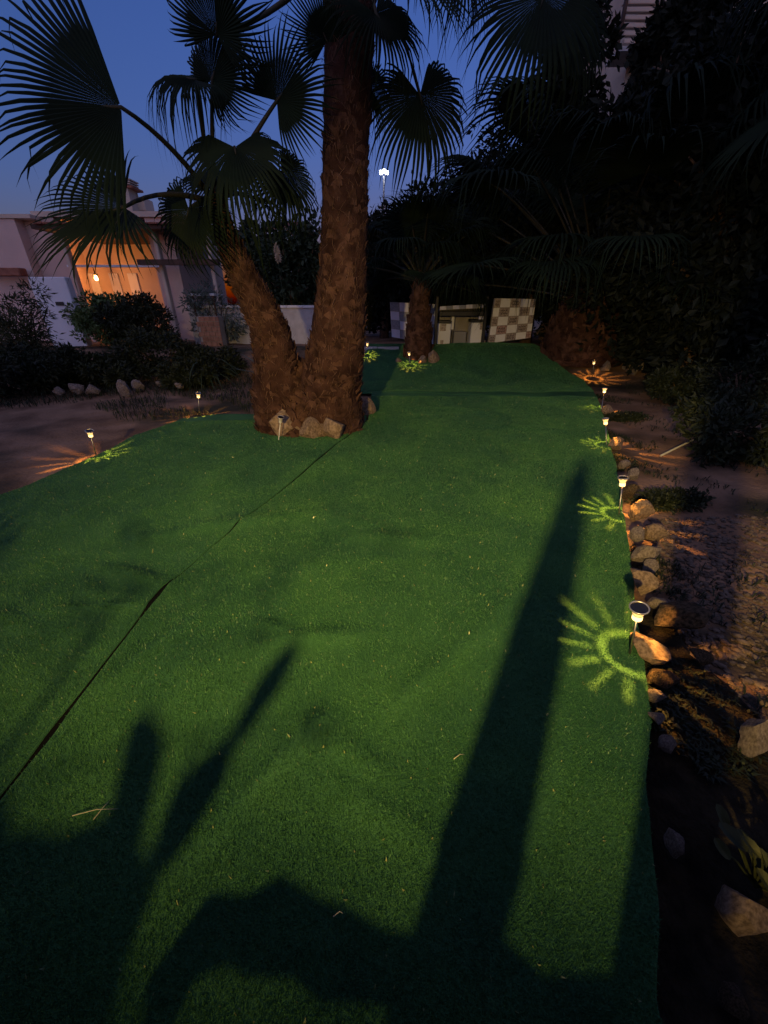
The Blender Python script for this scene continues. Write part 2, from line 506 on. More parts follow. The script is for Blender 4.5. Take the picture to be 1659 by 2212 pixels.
GX0, GY0, GST = -4.6, -1.7, 0.03
gxs, gys = np.arange(GX0, 4.8, GST), np.arange(GY0, 12.3, GST)
GRID_Z = np.array([[turf_z(x, y) for x in gxs] for y in gys])
pile(t1, 260000, 0.1, 5.6, lambda y: max(fL(y), -0.62 * y - 1.9), lambda y: fS(y) - 0.5 * seam_gap(y) - .004, 1)
pile(t2, 640000, 0.1, 7.3, lambda y: fS(y) + 0.5 * seam_gap(y) + .004, lambda y: min(fR(y), 0.9 * y + 1.0), 2)
pile(t3, 110000, 7.75, 11.9, lambda y: fL(y), lambda y: fR(y), 3)

# ------------------------------------------------------------------ rocks
def rock_mesh(seed, sub=3, rough=0.32, sx=1, sy=1, sz=0.7):
    bm = bmesh.new()
    bmesh.ops.create_icosphere(bm, subdivisions=sub, radius=1)
    r = random.Random(seed)
    off = Vector((r.uniform(-50, 50), r.uniform(-50, 50), r.uniform(-50, 50)))
    cuts = [(Vector((r.gauss(0, 1), r.gauss(0, 1), r.gauss(0, .7))).normalized(), r.uniform(.42, .80)) for _ in range(13)]
    for v in bm.verts:
        p = v.co.copy()
        q = p * (1 + rough * noise.noise(p * 1.3 + off) + 0.16 * noise.noise(p * 3.1 + off))
        for nrm, d in cuts:
            e = q.dot(nrm) - d
            if e > 0: q -= nrm * e * 0.92
        q += p * 0.05 * noise.noise(p * 7 + off)
        v.co = Vector((q.x * sx, q.y * sy, q.z * sz))
    me = bpy.data.meshes.new('rock')
    bm.to_mesh(me); bm.free()
    me.polygons.foreach_set('use_smooth', [False] * len(me.polygons))
    return me
ROCKS = [rock_mesh(100 + k) for k in range(8)]
ROCKV = {}

def rock(px, py, wpx, hpx, m, label, group=None, rot=None, sink=0.25, cat='rock', name='rock'):
    """rock whose foot stands where the photo shows it, sized by its width there"""
    r = random.Random(int(px * 7 + py * 13))
    p = G(px, py + hpx * 0.5)
    depth = p.y * cp + (H - p.z) * sp
    rx = 0.5 * wpx * depth / F
    rz = 0.5 * hpx * depth / F * 1.15
    k = r.randrange(len(ROCKS))
    key = (k, m)
    if key not in ROCKV:
        me = ROCKS[k].copy(); me.materials.clear(); me.materials.append(M[m]); ROCKV[key] = me
    o = ob(name, ROCKV[key])
    o.location = (p.x, p.y + rx * 0.6, p.z + rz * (1 - sink) - 0.02)
    o.scale = (rx * 1.06, rx * r.uniform(0.8, 1.1), rz / 0.7 * 1.05)
    o.rotation_euler = (r.uniform(-.15, .15), r.uniform(-.15, .15), rot if rot is not None else r.uniform(-.6, .6))
    return tag(o, label, cat, group)

EDGE = 'stones edging the turf beside the gravel'
rock(1428, 1412, 92, 56, 'rock', 'pale tan pointed rock glowing in lamp light next to a stake lamp')
rock(1480, 1335, 120, 70, 'rock_dark', 'broad mossy rock behind the stake lamp with the open dark solar top')
rock(1402, 1258, 72, 62, 'rock', 'rounded tan boulder in the turf edging below a blocky stone', EDGE)
rock(1398, 1192, 66, 52, 'rock_grey', 'flat grey edging stone with a straight top crack', EDGE)
rock(1385, 1098, 50, 44, 'rock', 'lamp lit stone leaning on the edging beside a ray pattern')
rock(1416, 1148, 52, 40, 'rock', 'low stone with lit upper side between edging and gravel')
for px, py, wv, hv in [(1384, 1152, 40, 34), (1412, 1222, 40, 34), (1424, 1298, 44, 36), (1418, 1500, 40, 34), (1428, 1548, 44, 36), (1372, 1020, 30, 24), (1350, 1000, 26, 20)]:
    rock(px, py, wv, hv, 'rock_grey', 'smaller pale filler stone wedged in the turf edging line', 'filler stones of the turf edging')
rock(1362, 1055, 40, 40, 'rock_dark', 'dark upright stone behind a glowing stake lamp')
rock(1440, 1470, 70, 40, 'rock_dark', 'low mossy stone with streaks of warm light on it')
rock(1530, 1420, 60, 40, 'rock_dark', 'half buried mossy stone above the gravel bank')
rock(1450, 1605, 46, 40, 'rock_grey', 'small grey stone in the dark bed below the mossy streaked stone')
rock(1457, 1808, 50, 66, 'rock_grey', 'blocky lone grey stone in deep shadow of the bed')
rock(1645, 1590, 80, 90, 'rock_grey', 'pale jagged rock at the gravel edge')
rock(1625, 1985, 130, 100, 'rock', 'large ochre rock beneath the round-leaved plant')
rock(1600, 2170, 60, 50, 'rock_dark', 'dark stone low in the bed below the ochre rock')
rock(1335, 955, 40, 26, 'rock', 'flat lamp lit stone at the edge of the bare soil patch')
rock(1313, 884, 30, 22, 'rock', 'small lamp lit stone beside a stake lamp and a weed mat')
for px, py, wv in [(1312, 792, 24), (1356, 788, 22), (1372, 799, 24), (1386, 790, 20), (1418, 803, 30), (1362, 778, 14)]:
    rock(px, py, wv, wv * .8, 'rock_grey', 'small grey rock scattered beside the thick palm stump', 'loose rocks by the palm stump')
rock(1174, 719, 42, 17, 'rock', 'flat tan boulder on the bank beside the chequered tile panel')
for px, py, wv, hv in [(160, 838, 42, 24), (196, 842, 40, 20), (262, 838, 40, 34), (293, 832, 30, 24), (345, 828, 26, 12), (125, 845, 30, 16), (385, 832, 30, 14)]:
    rock(px, py, wv, hv, 'rock_grey', 'dusky rock in the loose row across the bare soil', 'row of rocks on the bare soil')
for px, py, wv, hv in [(566, 905, 44, 44), (612, 916, 84, 62), (668, 926, 64, 50), (718, 924, 70, 56), (765, 900, 52, 44), (794, 880, 44, 42), (590, 912, 36, 40), (642, 926, 40, 34), (692, 930, 40, 34), (742, 918, 42, 36)]:
    rock(px, py, wv, hv, 'rock', 'rough tan rock in the ring at the foot of the twin palms', 'ring of rocks round the twin palms')
for px, py, wv, hv in [(936, 772, 34, 30), (914, 778, 24, 16), (860, 778, 18, 12)]:
    rock(px, py, wv, hv, 'rock', 'tan rock at the foot of the small palm before the tiled kitchen', 'rocks round the small palm')
rock(445, 700, 60, 40, 'rock_grey', 'pale boulder under the arching strap leaves beside the leaning palm')
rock(700, 985, 10, 8, 'rock_dark', 'dark clod lying on the turf seam by the palms', name='clod', cat='clod')

# bed beside the turf, its shade put into the near-black soil colour
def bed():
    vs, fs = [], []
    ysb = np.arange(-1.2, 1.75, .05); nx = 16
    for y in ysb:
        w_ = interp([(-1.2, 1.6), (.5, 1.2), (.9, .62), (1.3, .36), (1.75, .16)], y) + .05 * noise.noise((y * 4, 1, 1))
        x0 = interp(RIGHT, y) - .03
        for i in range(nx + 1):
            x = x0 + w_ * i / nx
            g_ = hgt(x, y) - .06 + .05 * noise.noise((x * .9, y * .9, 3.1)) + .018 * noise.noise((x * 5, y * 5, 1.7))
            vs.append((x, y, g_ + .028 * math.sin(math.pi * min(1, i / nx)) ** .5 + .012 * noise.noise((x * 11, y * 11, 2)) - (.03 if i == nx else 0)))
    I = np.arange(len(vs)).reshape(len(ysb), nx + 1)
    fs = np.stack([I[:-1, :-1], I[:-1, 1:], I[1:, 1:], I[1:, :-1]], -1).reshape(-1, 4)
    tag(ob('shaded_bed', np_mesh('shaded_bed', vs, fs, True), 'shade_soil'), kind='structure')
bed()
# gravel chips on the bank
def gravel():
    r = np.random.default_rng(5)
    bm = bmesh.new(); bmesh.ops.create_icosphere(bm, subdivisions=1, radius=1)
    base = np.array([v.co[:] for v in bm.verts]); bf = np.array([[v.index for v in f.verts] for f in bm.faces]); bm.free()
    V_, F_ = [], []
    cnt = 0
    N = 4200
    for k in range(N):
        y = 0.5 + 2.3 * r.random()
        x = interp(RIGHT, y) + 0.22 + r.exponential(0.55)
        if r.random() < 0.4: x = interp(RIGHT, y) + 0.5 + r.random() * 1.9
        s = 0.006 + 0.018 * r.random() ** 2.2
        p = base * (1 + 0.35 * (r.random(base.shape[0])[:, None] - .5)) * np.array([s * (0.8 + .8 * r.random()), s, s * .6])
        a = r.random() * 6.28
        R = np.array([[math.cos(a), -math.sin(a), 0], [math.sin(a), math.cos(a), 0], [0, 0, 1]])
        gz = hgt(x, y) - 0.06 + 0.05 * noise.noise((x * 0.9, y * 0.9, 3.1)) + 0.018 * noise.noise((x * 5, y * 5, 1.7))
        V_.append(p @ R.T + np.array([x, y, gz + s * .3])); F_.append(bf + cnt); cnt += len(base)
    me = np_mesh('gravel', np.concatenate(V_), np.concatenate(F_), False)
    tag(ob('gravel', me, 'pebble'), 'loose grey and mauve stone chips on the bank beside the turf', 'gravel', kind='stuff')
gravel()

# ------------------------------------------------------------------ foliage helpers
def cloud(clumps, n, size, seed, aspect=2.2, spread=1.0, flat=0.0, down=0.0):
    """n folded leaves gathered in clumps [(centre, radii)]; returns verts, faces"""
    r = np.random.default_rng(seed)
    C = np.array([c for c, _ in clumps]); Rr = np.array([q for _, q in clumps])
    wgt = np.prod(Rr, 1) ** 0.66; wgt = wgt / wgt.sum()
    k = r.choice(len(clumps), n, p=wgt)
    d = r.normal(size=(n, 3)); d /= np.linalg.norm(d, axis=1)[:, None]
    rr = np.clip(r.normal(0.82, 0.22, n), 0.1, 1.25)[:, None]
    p = C[k] + d * rr * Rr[k] * spread
    ax = d + r.normal(scale=0.7, size=(n, 3)); ax[:, 2] -= down
    ax /= np.linalg.norm(ax, axis=1)[:, None]
    sd = np.cross(ax, r.normal(size=(n, 3))); sd /= np.linalg.norm(sd, axis=1)[:, None] + 1e-9
    nn = np.cross(ax, sd)
    L = size * (0.6 + 0.8 * r.random(n))[:, None]
    Wd = L / aspect * 0.5
    v = np.stack([p, p + ax * L * .45 + sd * Wd + nn * L * .08, p + ax * L, p + ax * L * .45 - sd * Wd + nn * L * .08], 1)
    f = np.arange(4 * n).reshape(-1, 4)
    return v.reshape(-1, 3), f

def clumps_in(c, R, n, seed, rmin=.22, rmax=.42):
    r = random.Random(seed)
    out = [(tuple(c), tuple(x * 0.62 for x in R))]
    for _ in range(n):
        d = Vector((r.gauss(0, 1), r.gauss(0, 1), r.gauss(0, 1))).normalized()
        q = r.uniform(.55, .95)
        s = r.uniform(rmin, rmax) * min(R)
        out.append(((c[0] + d.x * R[0] * q, c[1] + d.y * R[1] * q, c[2] + d.z * R[2] * q), (s * 1.2, s * 1.2, s)))
    return out

def shrub(name, label, cat, base, R, n, size, m, seed, group=None, aspect=2.2, nc=22):
    t = thing(name, label, cat, base, group)
    v, f = cloud(clumps_in((0, 0, R[2] * 0.95), R, nc, seed), n, size, seed, aspect)
    v[:, 2] = np.maximum(v[:, 2], 0.0)
    ob('foliage', np_mesh('foliage', v, f), m, t)
    mb = MB(); r = random.Random(seed)
    for _ in range(5):
        a = r.uniform(0, 6.28); e = r.uniform(.2, .55)
        mb.tube([(0, 0, -.08), (math.cos(a) * R[0] * e * .4, math.sin(a) * R[1] * e * .4, R[2] * .5),
                 (math.cos(a) * R[0] * e, math.sin(a) * R[1] * e, R[2] * 1.2)], [.035, .025, .01], 6)
    ob('stem', mb.mesh('stem', True), 'wood', t)
    return t

def tree(name, label, base, h, R, n, size, m, seed, group=None, aspect=2.0, trunk_r=.14, z0=.28):
    t = thing(name, label, 'tree', base, group)
    c = (0, 0, h * (z0 + (1 - z0) * .5)); RR = (R, R * .9, h * (1 - z0) * .52)
    v, f = cloud(clumps_in(c, RR, 34, seed), n, size, seed, aspect)
    v[:, 2] = np.maximum(v[:, 2], 0.05)
    ob('crown', np_mesh('crown', v, f), m, t)
    mb = MB(); r = random.Random(seed)
    mb.tube([(0, 0, -.15), (.05, 0, h * .3), (-.04, .05, h * .6), (0, 0, h * .92)], [trunk_r * 1.3, trunk_r, trunk_r * .7, .02], 9)
    for k in range(9):
        z = h * r.uniform(.22, .75); a = r.uniform(0, 6.28)
        e = R * r.uniform(.5, .85)
        mb.tube([(0, 0, z), (math.cos(a) * e * .5, math.sin(a) * e * .5, z + .12 * h), (math.cos(a) * e, math.sin(a) * e, z + .18 * h)],
                [trunk_r * .45, trunk_r * .3, .012], 6)
    ob('trunk', mb.mesh('trunk', True), 'wood', t)
    return t

# ------------------------------------------------------------------ fan palms
def fan_mesh(n, half, seed, split=.50, droop=.22, tip=.25, fold=.10, curl=.16, lob=.22):
    """one costapalmate fan leaf: pleated in the middle, split into drooping fingers; unit radius, axis +X, face +Z"""
    r = random.Random(seed)
    V_, F_ = [], []
    st = [0.02, .16, .32, split, split + (1 - split) * .28, split + (1 - split) * .55, split + (1 - split) * .8, 1.0]
    da = rad(half) / n
    for i in range(n):
        a = -rad(half) + 2 * rad(half) * (i + .5) / n
        a2 = a + r.gauss(0, .15) * da
        L = (1 - lob + lob * math.cos(a * .75)) * r.uniform(.93, 1.05)
        dr = droop * r.uniform(.5, 1.5); tp = tip * r.uniform(.2, 2.0)
        side = r.gauss(0, .05)
        o = len(V_)
        wsplit = split * math.tan(da) * 1.03
        kink = r.random() < .25
        for s in st:
            e = max(0.0, (s - split) / (1 - split))
            rr = s * L
            aa = a + (a2 - a) * e + side * e * e
            z = -dr * e ** 1.6 * L * .8 - tp * max(0, e - .45) ** 2 * L * (2.2 if kink else 1.0)
            rr -= (dr * .35 * e * e + (tp * .7 if kink else tp * .2) * max(0, e - .5)) * L
            z += fold * abs(math.sin(a)) * s * (1 - .35 * s) - curl * (s * math.cos(a * .6)) ** 2 * L
            wd = s * math.tan(da) * 1.03 if s <= split else wsplit * (1 - e ** 1.5) * 1.0
            wd = max(wd, .0007)
            cx_, cy_ = rr * math.cos(aa), rr * math.sin(aa)
            nx_, ny_ = -math.sin(aa), math.cos(aa)
            V_.append((cx_ - nx_ * wd * L, cy_ - ny_ * wd * L, z))
            V_.append((cx_, cy_, z + wd * .75 * L))
            V_.append((cx_ + nx_ * wd * L, cy_ + ny_ * wd * L, z))
        for k in range(len(st) - 1):
            b = o + 3 * k
            F_.append((b, b + 3, b + 4, b + 1)); F_.append((b + 1, b + 4, b + 5, b + 2))
    return np.array(V_), np.array(F_)

FANS = []
for k in range(8):
    n, half = [(46, 128), (52, 140), (48, 112), (52, 140), (56, 150), (46, 125), (50, 135), (40, 82)][k]
    v, f = fan_mesh(n, half, 40 + k, split=[.42, .46, .40, .46, .46, .42, .46, .44][k], droop=[.14, .30, .10, .24, .40, .18, .5, .12][k],
                    tip=[.2, .4, .12, .35, .5, .3, .6, .25][k], fold=[.12, .08, .15, .1, .05, .2, .0, .12][k], curl=[.10, .2, .06, .16, .28, .22, .35, .08][k], lob=.02 if k == 7 else .22)
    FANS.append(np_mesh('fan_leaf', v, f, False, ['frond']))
DRYFAN = FANS[6].copy(); DRYFAN.materials.clear(); DRYFAN.materials.append(M['dryfrond'])

def bez(a, b, c, n=9):
    return [a * (1 - t) ** 2 + b * 2 * t * (1 - t) + c * t * t for t in [i / (n - 1) for i in range(n)]]

def add_leaf(palm, crown, hub, axis_, normal, R, fan, bow=.25, mesh=None, pr=.018, mid=None):
    """leaf blade part of a palm with its stalk as sub-part; positions in world space"""
    base = palm.location
    x = Vector(axis_).normalized()
    z = Vector(normal); z = (z - x * z.dot(x)).normalized()
    y = z.cross(x)
    o = ob('leaf', mesh or FANS[fan % len(FANS)], None, palm)
    m3 = Matrix((x, y, z)).transposed().to_4x4()
    loc = Matrix.Translation(Vector(hub) - base) @ m3 @ Matrix.Scale(R, 4)
    o.matrix_local = loc
    if crown is not None:
        a, c = Vector(crown) - base, Vector(hub) - base
        b = (Vector(mid) - base) if mid is not None else (a + c) / 2 + Vector((0, 0, bow * (c - a).length))
        pts = bez(a, b, c)
        end = c + x * R * .12
        mb = MB().tube(pts + [end], [pr * 1.7 - pr * .9 * i / 8 for i in range(9)] + [pr * .25], 6)
        p = ob('petiole', mb.mesh('petiole', True), 'petiole', o)
        p.matrix_parent_inverse = loc.inverted()
    return o

def trunk_parts(palm, path, radii, seed, nboot, boot=0.10, flare_boots=0.0):
    """palm trunk along a path (world space) with a coat of torn leaf bases"""
    base = palm.location
    path = [Vector(p) - base for p in path]
    # smooth path
    P_, R_ = [], []
    n = len(path)
    for i in range(n - 1):
        p0, p1, p2, p3 = path[max(i - 1, 0)], path[i], path[i + 1], path[min(i + 2, n - 1)]
        for s in range(10):
            t = s / 10
            P_.append(0.5 * ((2 * p1) + (p2 - p0) * t + (2 * p0 - 5 * p1 + 4 * p2 - p3) * t * t + (3 * p1 - p0 - 3 * p2 + p3) * t ** 3))
            R_.append(radii[i] + (radii[i + 1] - radii[i]) * t)
    P_.append(path[-1]); R_.append(radii[-1])
    nn = 30
    vs, fs = [], []
    for i, p in enumerate(P_):
        t = (P_[min(i + 1, len(P_) - 1)] - P_[max(i - 1, 0)]).normalized()
        a = t.cross(Vector((0, 1, 0))).normalized(); b = t.cross(a).normalized()
        for k in range(nn):
            th = 2 * math.pi * k / nn
            d = a * math.cos(th) + b * math.sin(th)
            rr = R_[i] * (1 + .07 * noise.noise((p + d * .3) * 4.5 + Vector((seed, 0, 0))) + .05 * noise.noise((p + d) * 14))
            vs.append(p + d * rr)
    for i in range(len(P_) - 1):
        for k in range(nn):
            fs.append((i * nn + k, i * nn + (k + 1) % nn, (i + 1) * nn + (k + 1) % nn, (i + 1) * nn + k))
    fs.append(tuple(range((len(P_) - 1) * nn, len(P_) * nn)))
    me = bpy.data.meshes.new('trunk'); me.from_pydata(vs, [], fs); me.update()
    me.polygons.foreach_set('use_smooth', [True] * len(me.polygons))
    tr = ob('trunk', me, 'bark', palm)
    # leaf bases: split, upward pointing scales
    r = random.Random(seed)
    V_, F_ = [], []
    for q in range(nboot):
        u = (q + r.random()) / nboot * (len(P_) - 2)
        i = int(u); p = P_[i] + (P_[i + 1] - P_[i]) * (u - i); R0 = R_[i]
        t = (P_[i + 1] - P_[i]).normalized()
        a = t.cross(Vector((0, 1, 0))).normalized(); b = t.cross(a).normalized()
        th = r.uniform(0, 6.2832)
        low = max(0.0, 1 - u / (len(P_) * .28))
        d = a * math.cos(th) + b * math.sin(th)
        s = t.cross(d)
        big = 1 + 1.1 * low * r.random()
        L = boot * r.uniform(.5, 1.35) * big; W = boot * r.uniform(.3, .75) * big
        out = R0 * .02 + boot * r.uniform(.05, .32) * (1 + 1.2 * low * r.random())
        tilt = r.gauss(0, .45 + .7 * low)
        root = p + d * (R0 * .97)
        up = t * math.cos(tilt) + s * math.sin(tilt)
        m1 = root + up * L * .55 + d * out * .45
        tp = root + up * L + d * out * r.uniform(.6, 1.2)
        o = len(V_)
        th_ = d * .012
        V_ += [root - s * W, root + s * W, m1 + s * W * .8, tp + s * W * r.uniform(.1, .6), tp - s * W * r.uniform(.1, .6), m1 - s * W * .8,
               root - s * W - d * .05, root + s * W - d * .05, m1 + s * W * .7 - th_ * 2, m1 - s * W * .7 - th_ * 2]
        F_ += [(o, o + 1, o + 2, o + 5), (o + 5, o + 2, o + 3, o + 4), (o + 6, o + 9, o + 8, o + 7), (o + 9, o + 4, o + 3, o + 8),
               (o + 1, o + 7, o + 8, o + 2), (o, o + 5, o + 9, o + 6), (o + 2, o + 8, o + 3, o + 3), (o + 5, o + 4, o + 9, o + 9)]
    F2 = [f if f[2] != f[3] else f[:3] for f in F_]
    me = bpy.data.meshes.new('leaf_bases'); me.from_pydata([tuple(x) for x in V_], [], F2); me.update()
    tag(ob('leaf_bases', me, 'boot', palm), kind='stuff')
    # hanging fibres
    fv, ff = [], []
    for q in range(nboot * 3):
        u = r.random() * (len(P_) - 2); i = int(u); p = P_[i]; R0 = R_[i]
        t = (P_[i + 1] - P_[i]).normalized()
        a = t.cross(Vector((0, 1, 0))).normalized(); b = t.cross(a).normalized()
        th = r.uniform(0, 6.28); d = a * math.cos(th) + b * math.sin(th); s = t.cross(d)
        root = p + d * R0 * 1.03
        L = r.uniform(.04, .13)
        e = root + d * r.uniform(.01, .07) + s * r.gauss(0, .05) + t * r.choice([-1, 1]) * L
        o = len(fv)
        fv += [root - s * .004, root + s * .004, e]; ff.append((o, o + 1, o + 2))
    me = bpy.data.meshes.new('fibres'); me.from_pydata([tuple(x) for x in fv], [], ff); me.update()
    tag(ob('fibres', me, 'fiber', palm), kind='stuff')
    return tr

def dirpx(a, b):            # direction between two world points
    return (b - a)

# --- the upright palm of the pair
bR = G(722, 905); bR = Vector((bR.x, 5.32, 0.0))
palmA = thing('fan_palm', 'tall upright fan palm with thick ragged trunk, partner of the leaning palm', 'palm', bR)
pathA = [Vector((bR.x, 5.32, -.1)), Vector((bR.x - .02, 5.32, .35)), Y(730, 730, 5.35), Y(742, 560, 5.4), Y(748, 300, 5.42), Y(756, 20, 5.42), Y(760, -180, 5.42)]
trunk_parts(palmA, pathA, [.48, .45, .335, .265, .235, .23, .225], 3, 900, .095)
cA = pathA[-1] - Vector((0, 0, .1))
fk = Vector((bR.x - .36, 5.44, 0))
trunk_parts(palmA, [fk + Vector((0, 0, -.1)), fk + Vector((0, 0, .22)), fk + Vector((0, 0, .55)), fk + Vector((0, .02, .82))], [.66, .58, .38, .12], 12, 330, .11)
# --- the leaning palm
bL = G(628, 905); bL = Vector((bL.x, 5.30, 0.0))
palmB = thing('fan_palm', 'shorter fan palm leaning away from its tall partner, low wide crown', 'palm', bL)
pathB = [Vector((bL.x + .05, 5.30, -.1)), Vector((bL.x, 5.30, .35)), Y(586, 725, 5.25), Y(530, 605, 5.2), Y(488, 510, 5.15), Y(466, 430, 5.1)]
trunk_parts(palmB, pathB, [.42, .37, .235, .16, .105, .08], 4, 620, .085)
cB = Y(466, 440, 5.12)

def hero(palm, crown, hub, tip, normal, fan, R=None, bow=.1, mid=None, mesh=None, pr=.018):
    h = Y(*hub); t = Y(*tip)
    add_leaf(palm, crown, h, t - h, normal, R or (t - h).length, fan, bow, mesh, pr, mid)

TO = Vector((0, -1, 0))
# leaning palm: big left leaf, low left leaf, small leaf, centre leaf, upper leaves
hero(palmB, cB, (262, 232, 4.05), (-75, 205, 3.75), (0.25, -1, .35), 7, R=1.08, mid=Y(370, 300, 4.6))
hero(palmB, cB, (268, 448, 4.2), (0, 520, 3.9), (0.05, -.62, .75), 2, R=1.0, mid=Y(350, 395, 4.7))
hero(palmB, cB, (408, 452, 4.9), (368, 600, 4.75), (-.2, -1, .5), 1, bow=.25)
hero(palmB, cB, (507, 318, 4.75), (528, 455, 4.1), (0, -.45, 1), 6, R=.86, mid=Y(470, 380, 5.0))
hero(palmB, cB, (608, 372, 5.0), (668, 478, 4.9), (.2, -.6, .8), 4, R=.62, bow=.2)
hero(palmB, cB, (422, 172, 4.8), (310, 150, 4.6), (.25, -.35, .9), 6, R=.60, mid=Y(440, 310, 5.0))
hero(palmB, cB, (458, 172, 4.9), (480, 90, 4.8), (.1, -.9, .4), 4, R=.56, mid=Y(456, 310, 5.0))
hero(palmB, cB, (598, 218, 4.95), (672, 110, 4.9), (.1, -1, .25), 0, R=.66, mid=Y(540, 300, 5.0))
hero(palmB, cB, (515, 420, 5.6), (590, 430, 6.1), (.2, -.2, 1), 3, R=.7)
hero(palmB, cB, (470, 395, 5.7), (455, 330, 6.2), (0, -.5, 1), 1, R=.7)
# tall palm: leaves coming down into the frame
hero(palmA, cA, (468, 75, 4.7), (462, -70, 4.5), (0, -1, .1), 5, R=.62, mid=Y(610, 40, 5.2))
hero(palmA, cA, (705, 90, 5.2), (668, -20, 5.0), (-.2, -1, .3), 2, R=.5)
hero(palmA, cA, (812, 30, 5.0), (905, 140, 4.7), (.4, -.8, .6), 3, R=.66, bow=.2)
hero(palmA, cA, (798, 185, 5.75), (840, 260, 5.8), (.5, -.8, .4), 0, R=.5)
hero(palmA, cA, (907, 205, 5.5), (950, 395, 5.2), (.05, -.8, .6), 4, R=.86, mid=Y(850, -20, 5.6))
hero(palmA, cA, (1175, -10, 4.55), (1105, 245, 4.2), (-.1, -.85, .5), 1, R=.84, mid=Y(950, -160, 5.0))
hero(palmA, cA, (1230, 60, 4.9), (1300, 210, 4.7), (.1, -.8, .5), 3, R=.62, mid=Y(1000, -180, 5.0))
hero(palmA, cA, (1005, -60, 5.0), (985, 50, 4.7), (-.1, -.85, .5), 0, R=.5, bow=.3)
for k, (hx, hy, hd, ax, ay, R_) in enumerate([(840, -70, 4.6, .5, .5, .85), (930, -100, 6.0, .8, .2, .9), (760, -130, 6.5, .1, .9, .8)]):
    h = Y(hx, hy, hd)
    add_leaf(palmA, cA, h, (ax, -.3, -.3), (ax * .3, -.4, .9), R_, k)

# --- other palms: crowns made of leaves set around the growing point
def crown(palm, c, n, R, lmin, lmax, emin, emax, seed, az=None, fans=(0, 1, 3, 4, 6), dry=0):
    r = random.Random(seed)
    for k in range(n):
        a = (k * 2.39996 + r.gauss(0, .2)) if az is None else r.uniform(*az)
        e = emin + (emax - emin) * ((k + .5) / n) + r.gauss(0, .08)
        L = r.uniform(lmin, lmax)
        d = Vector((math.cos(a) * math.cos(e), math.sin(a) * math.cos(e), math.sin(e)))
        hub = c + d * L + Vector((0, 0, -.12 * L * math.cos(e)))
        ax = (d + Vector((0, 0, -.45 * math.cos(e)))).normalized()
        up = Vector((-math.cos(a) * math.sin(e), -math.sin(a) * math.sin(e), math.cos(e)))
        is_dry = k < dry
        add_leaf(palm, c, hub, ax, up, R * r.uniform(.8, 1.15), r.choice(fans), .08, DRYFAN if is_dry else None, .02)

bC = G(1272, 782); bC = Vector((bC.x, bC.y + .55, hgt(bC.x, bC.y + .5)))
palmC = thing('fan_palm', 'big bushy fan palm with stout dark stump and upswept leaf stalks', 'palm', bC)
trunk_parts(palmC, [bC + Vector((0, 0, -.2)), bC + Vector((0, 0, .4)), bC + Vector((.05, 0, .95)), bC + Vector((.1, 0, 1.3))], [1.0, .95, .75, .45], 8, 330, .2)
crown(palmC, bC + Vector((.1, 0, 1.1)), 56, 1.3, 2.0, 4.3, .22, 1.12, 21)
bD = G(905, 778); bD = Vector((bD.x, bD.y + .35, hgt(bD.x, bD.y + .3)))
palmD = thing('fan_palm', 'small fan palm with narrow dark trunk standing before the tiled kitchen', 'palm', bD)
trunk_parts(palmD, [bD + Vector((0, 0, -.2)), bD + Vector((0, 0, .5)), bD + Vector((0, 0, 1.1)), bD + Vector((.03, 0, 1.7))], [.36, .32, .22, .15], 9, 200, .15)
crown(palmD, bD + Vector((0, 0, 1.6)), 26, .85, .9, 1.7, .05, 1.45, 23)
# tall palm on the right whose leaves hang into the upper corner
bE = Vector((6.4, 6.2, hgt(6.4, 6.2)))
palmE = thing('fan_palm', 'tall dark fan palm beside the gravel bank with hanging leaves overhead', 'palm', bE)
trunk_parts(palmE, [bE + Vector((0, 0, -.2)), bE + Vector((0, 0, 1)), bE + Vector((.1, 0, 2.6)), bE + Vector((.1, .1, 4.2))], [.5, .42, .33, .3], 10, 300, .14)
crown(palmE, bE + Vector((.1, .1, 4.1)), 34, 1.1, 1.1, 2.0, -.5, 1.3, 25)

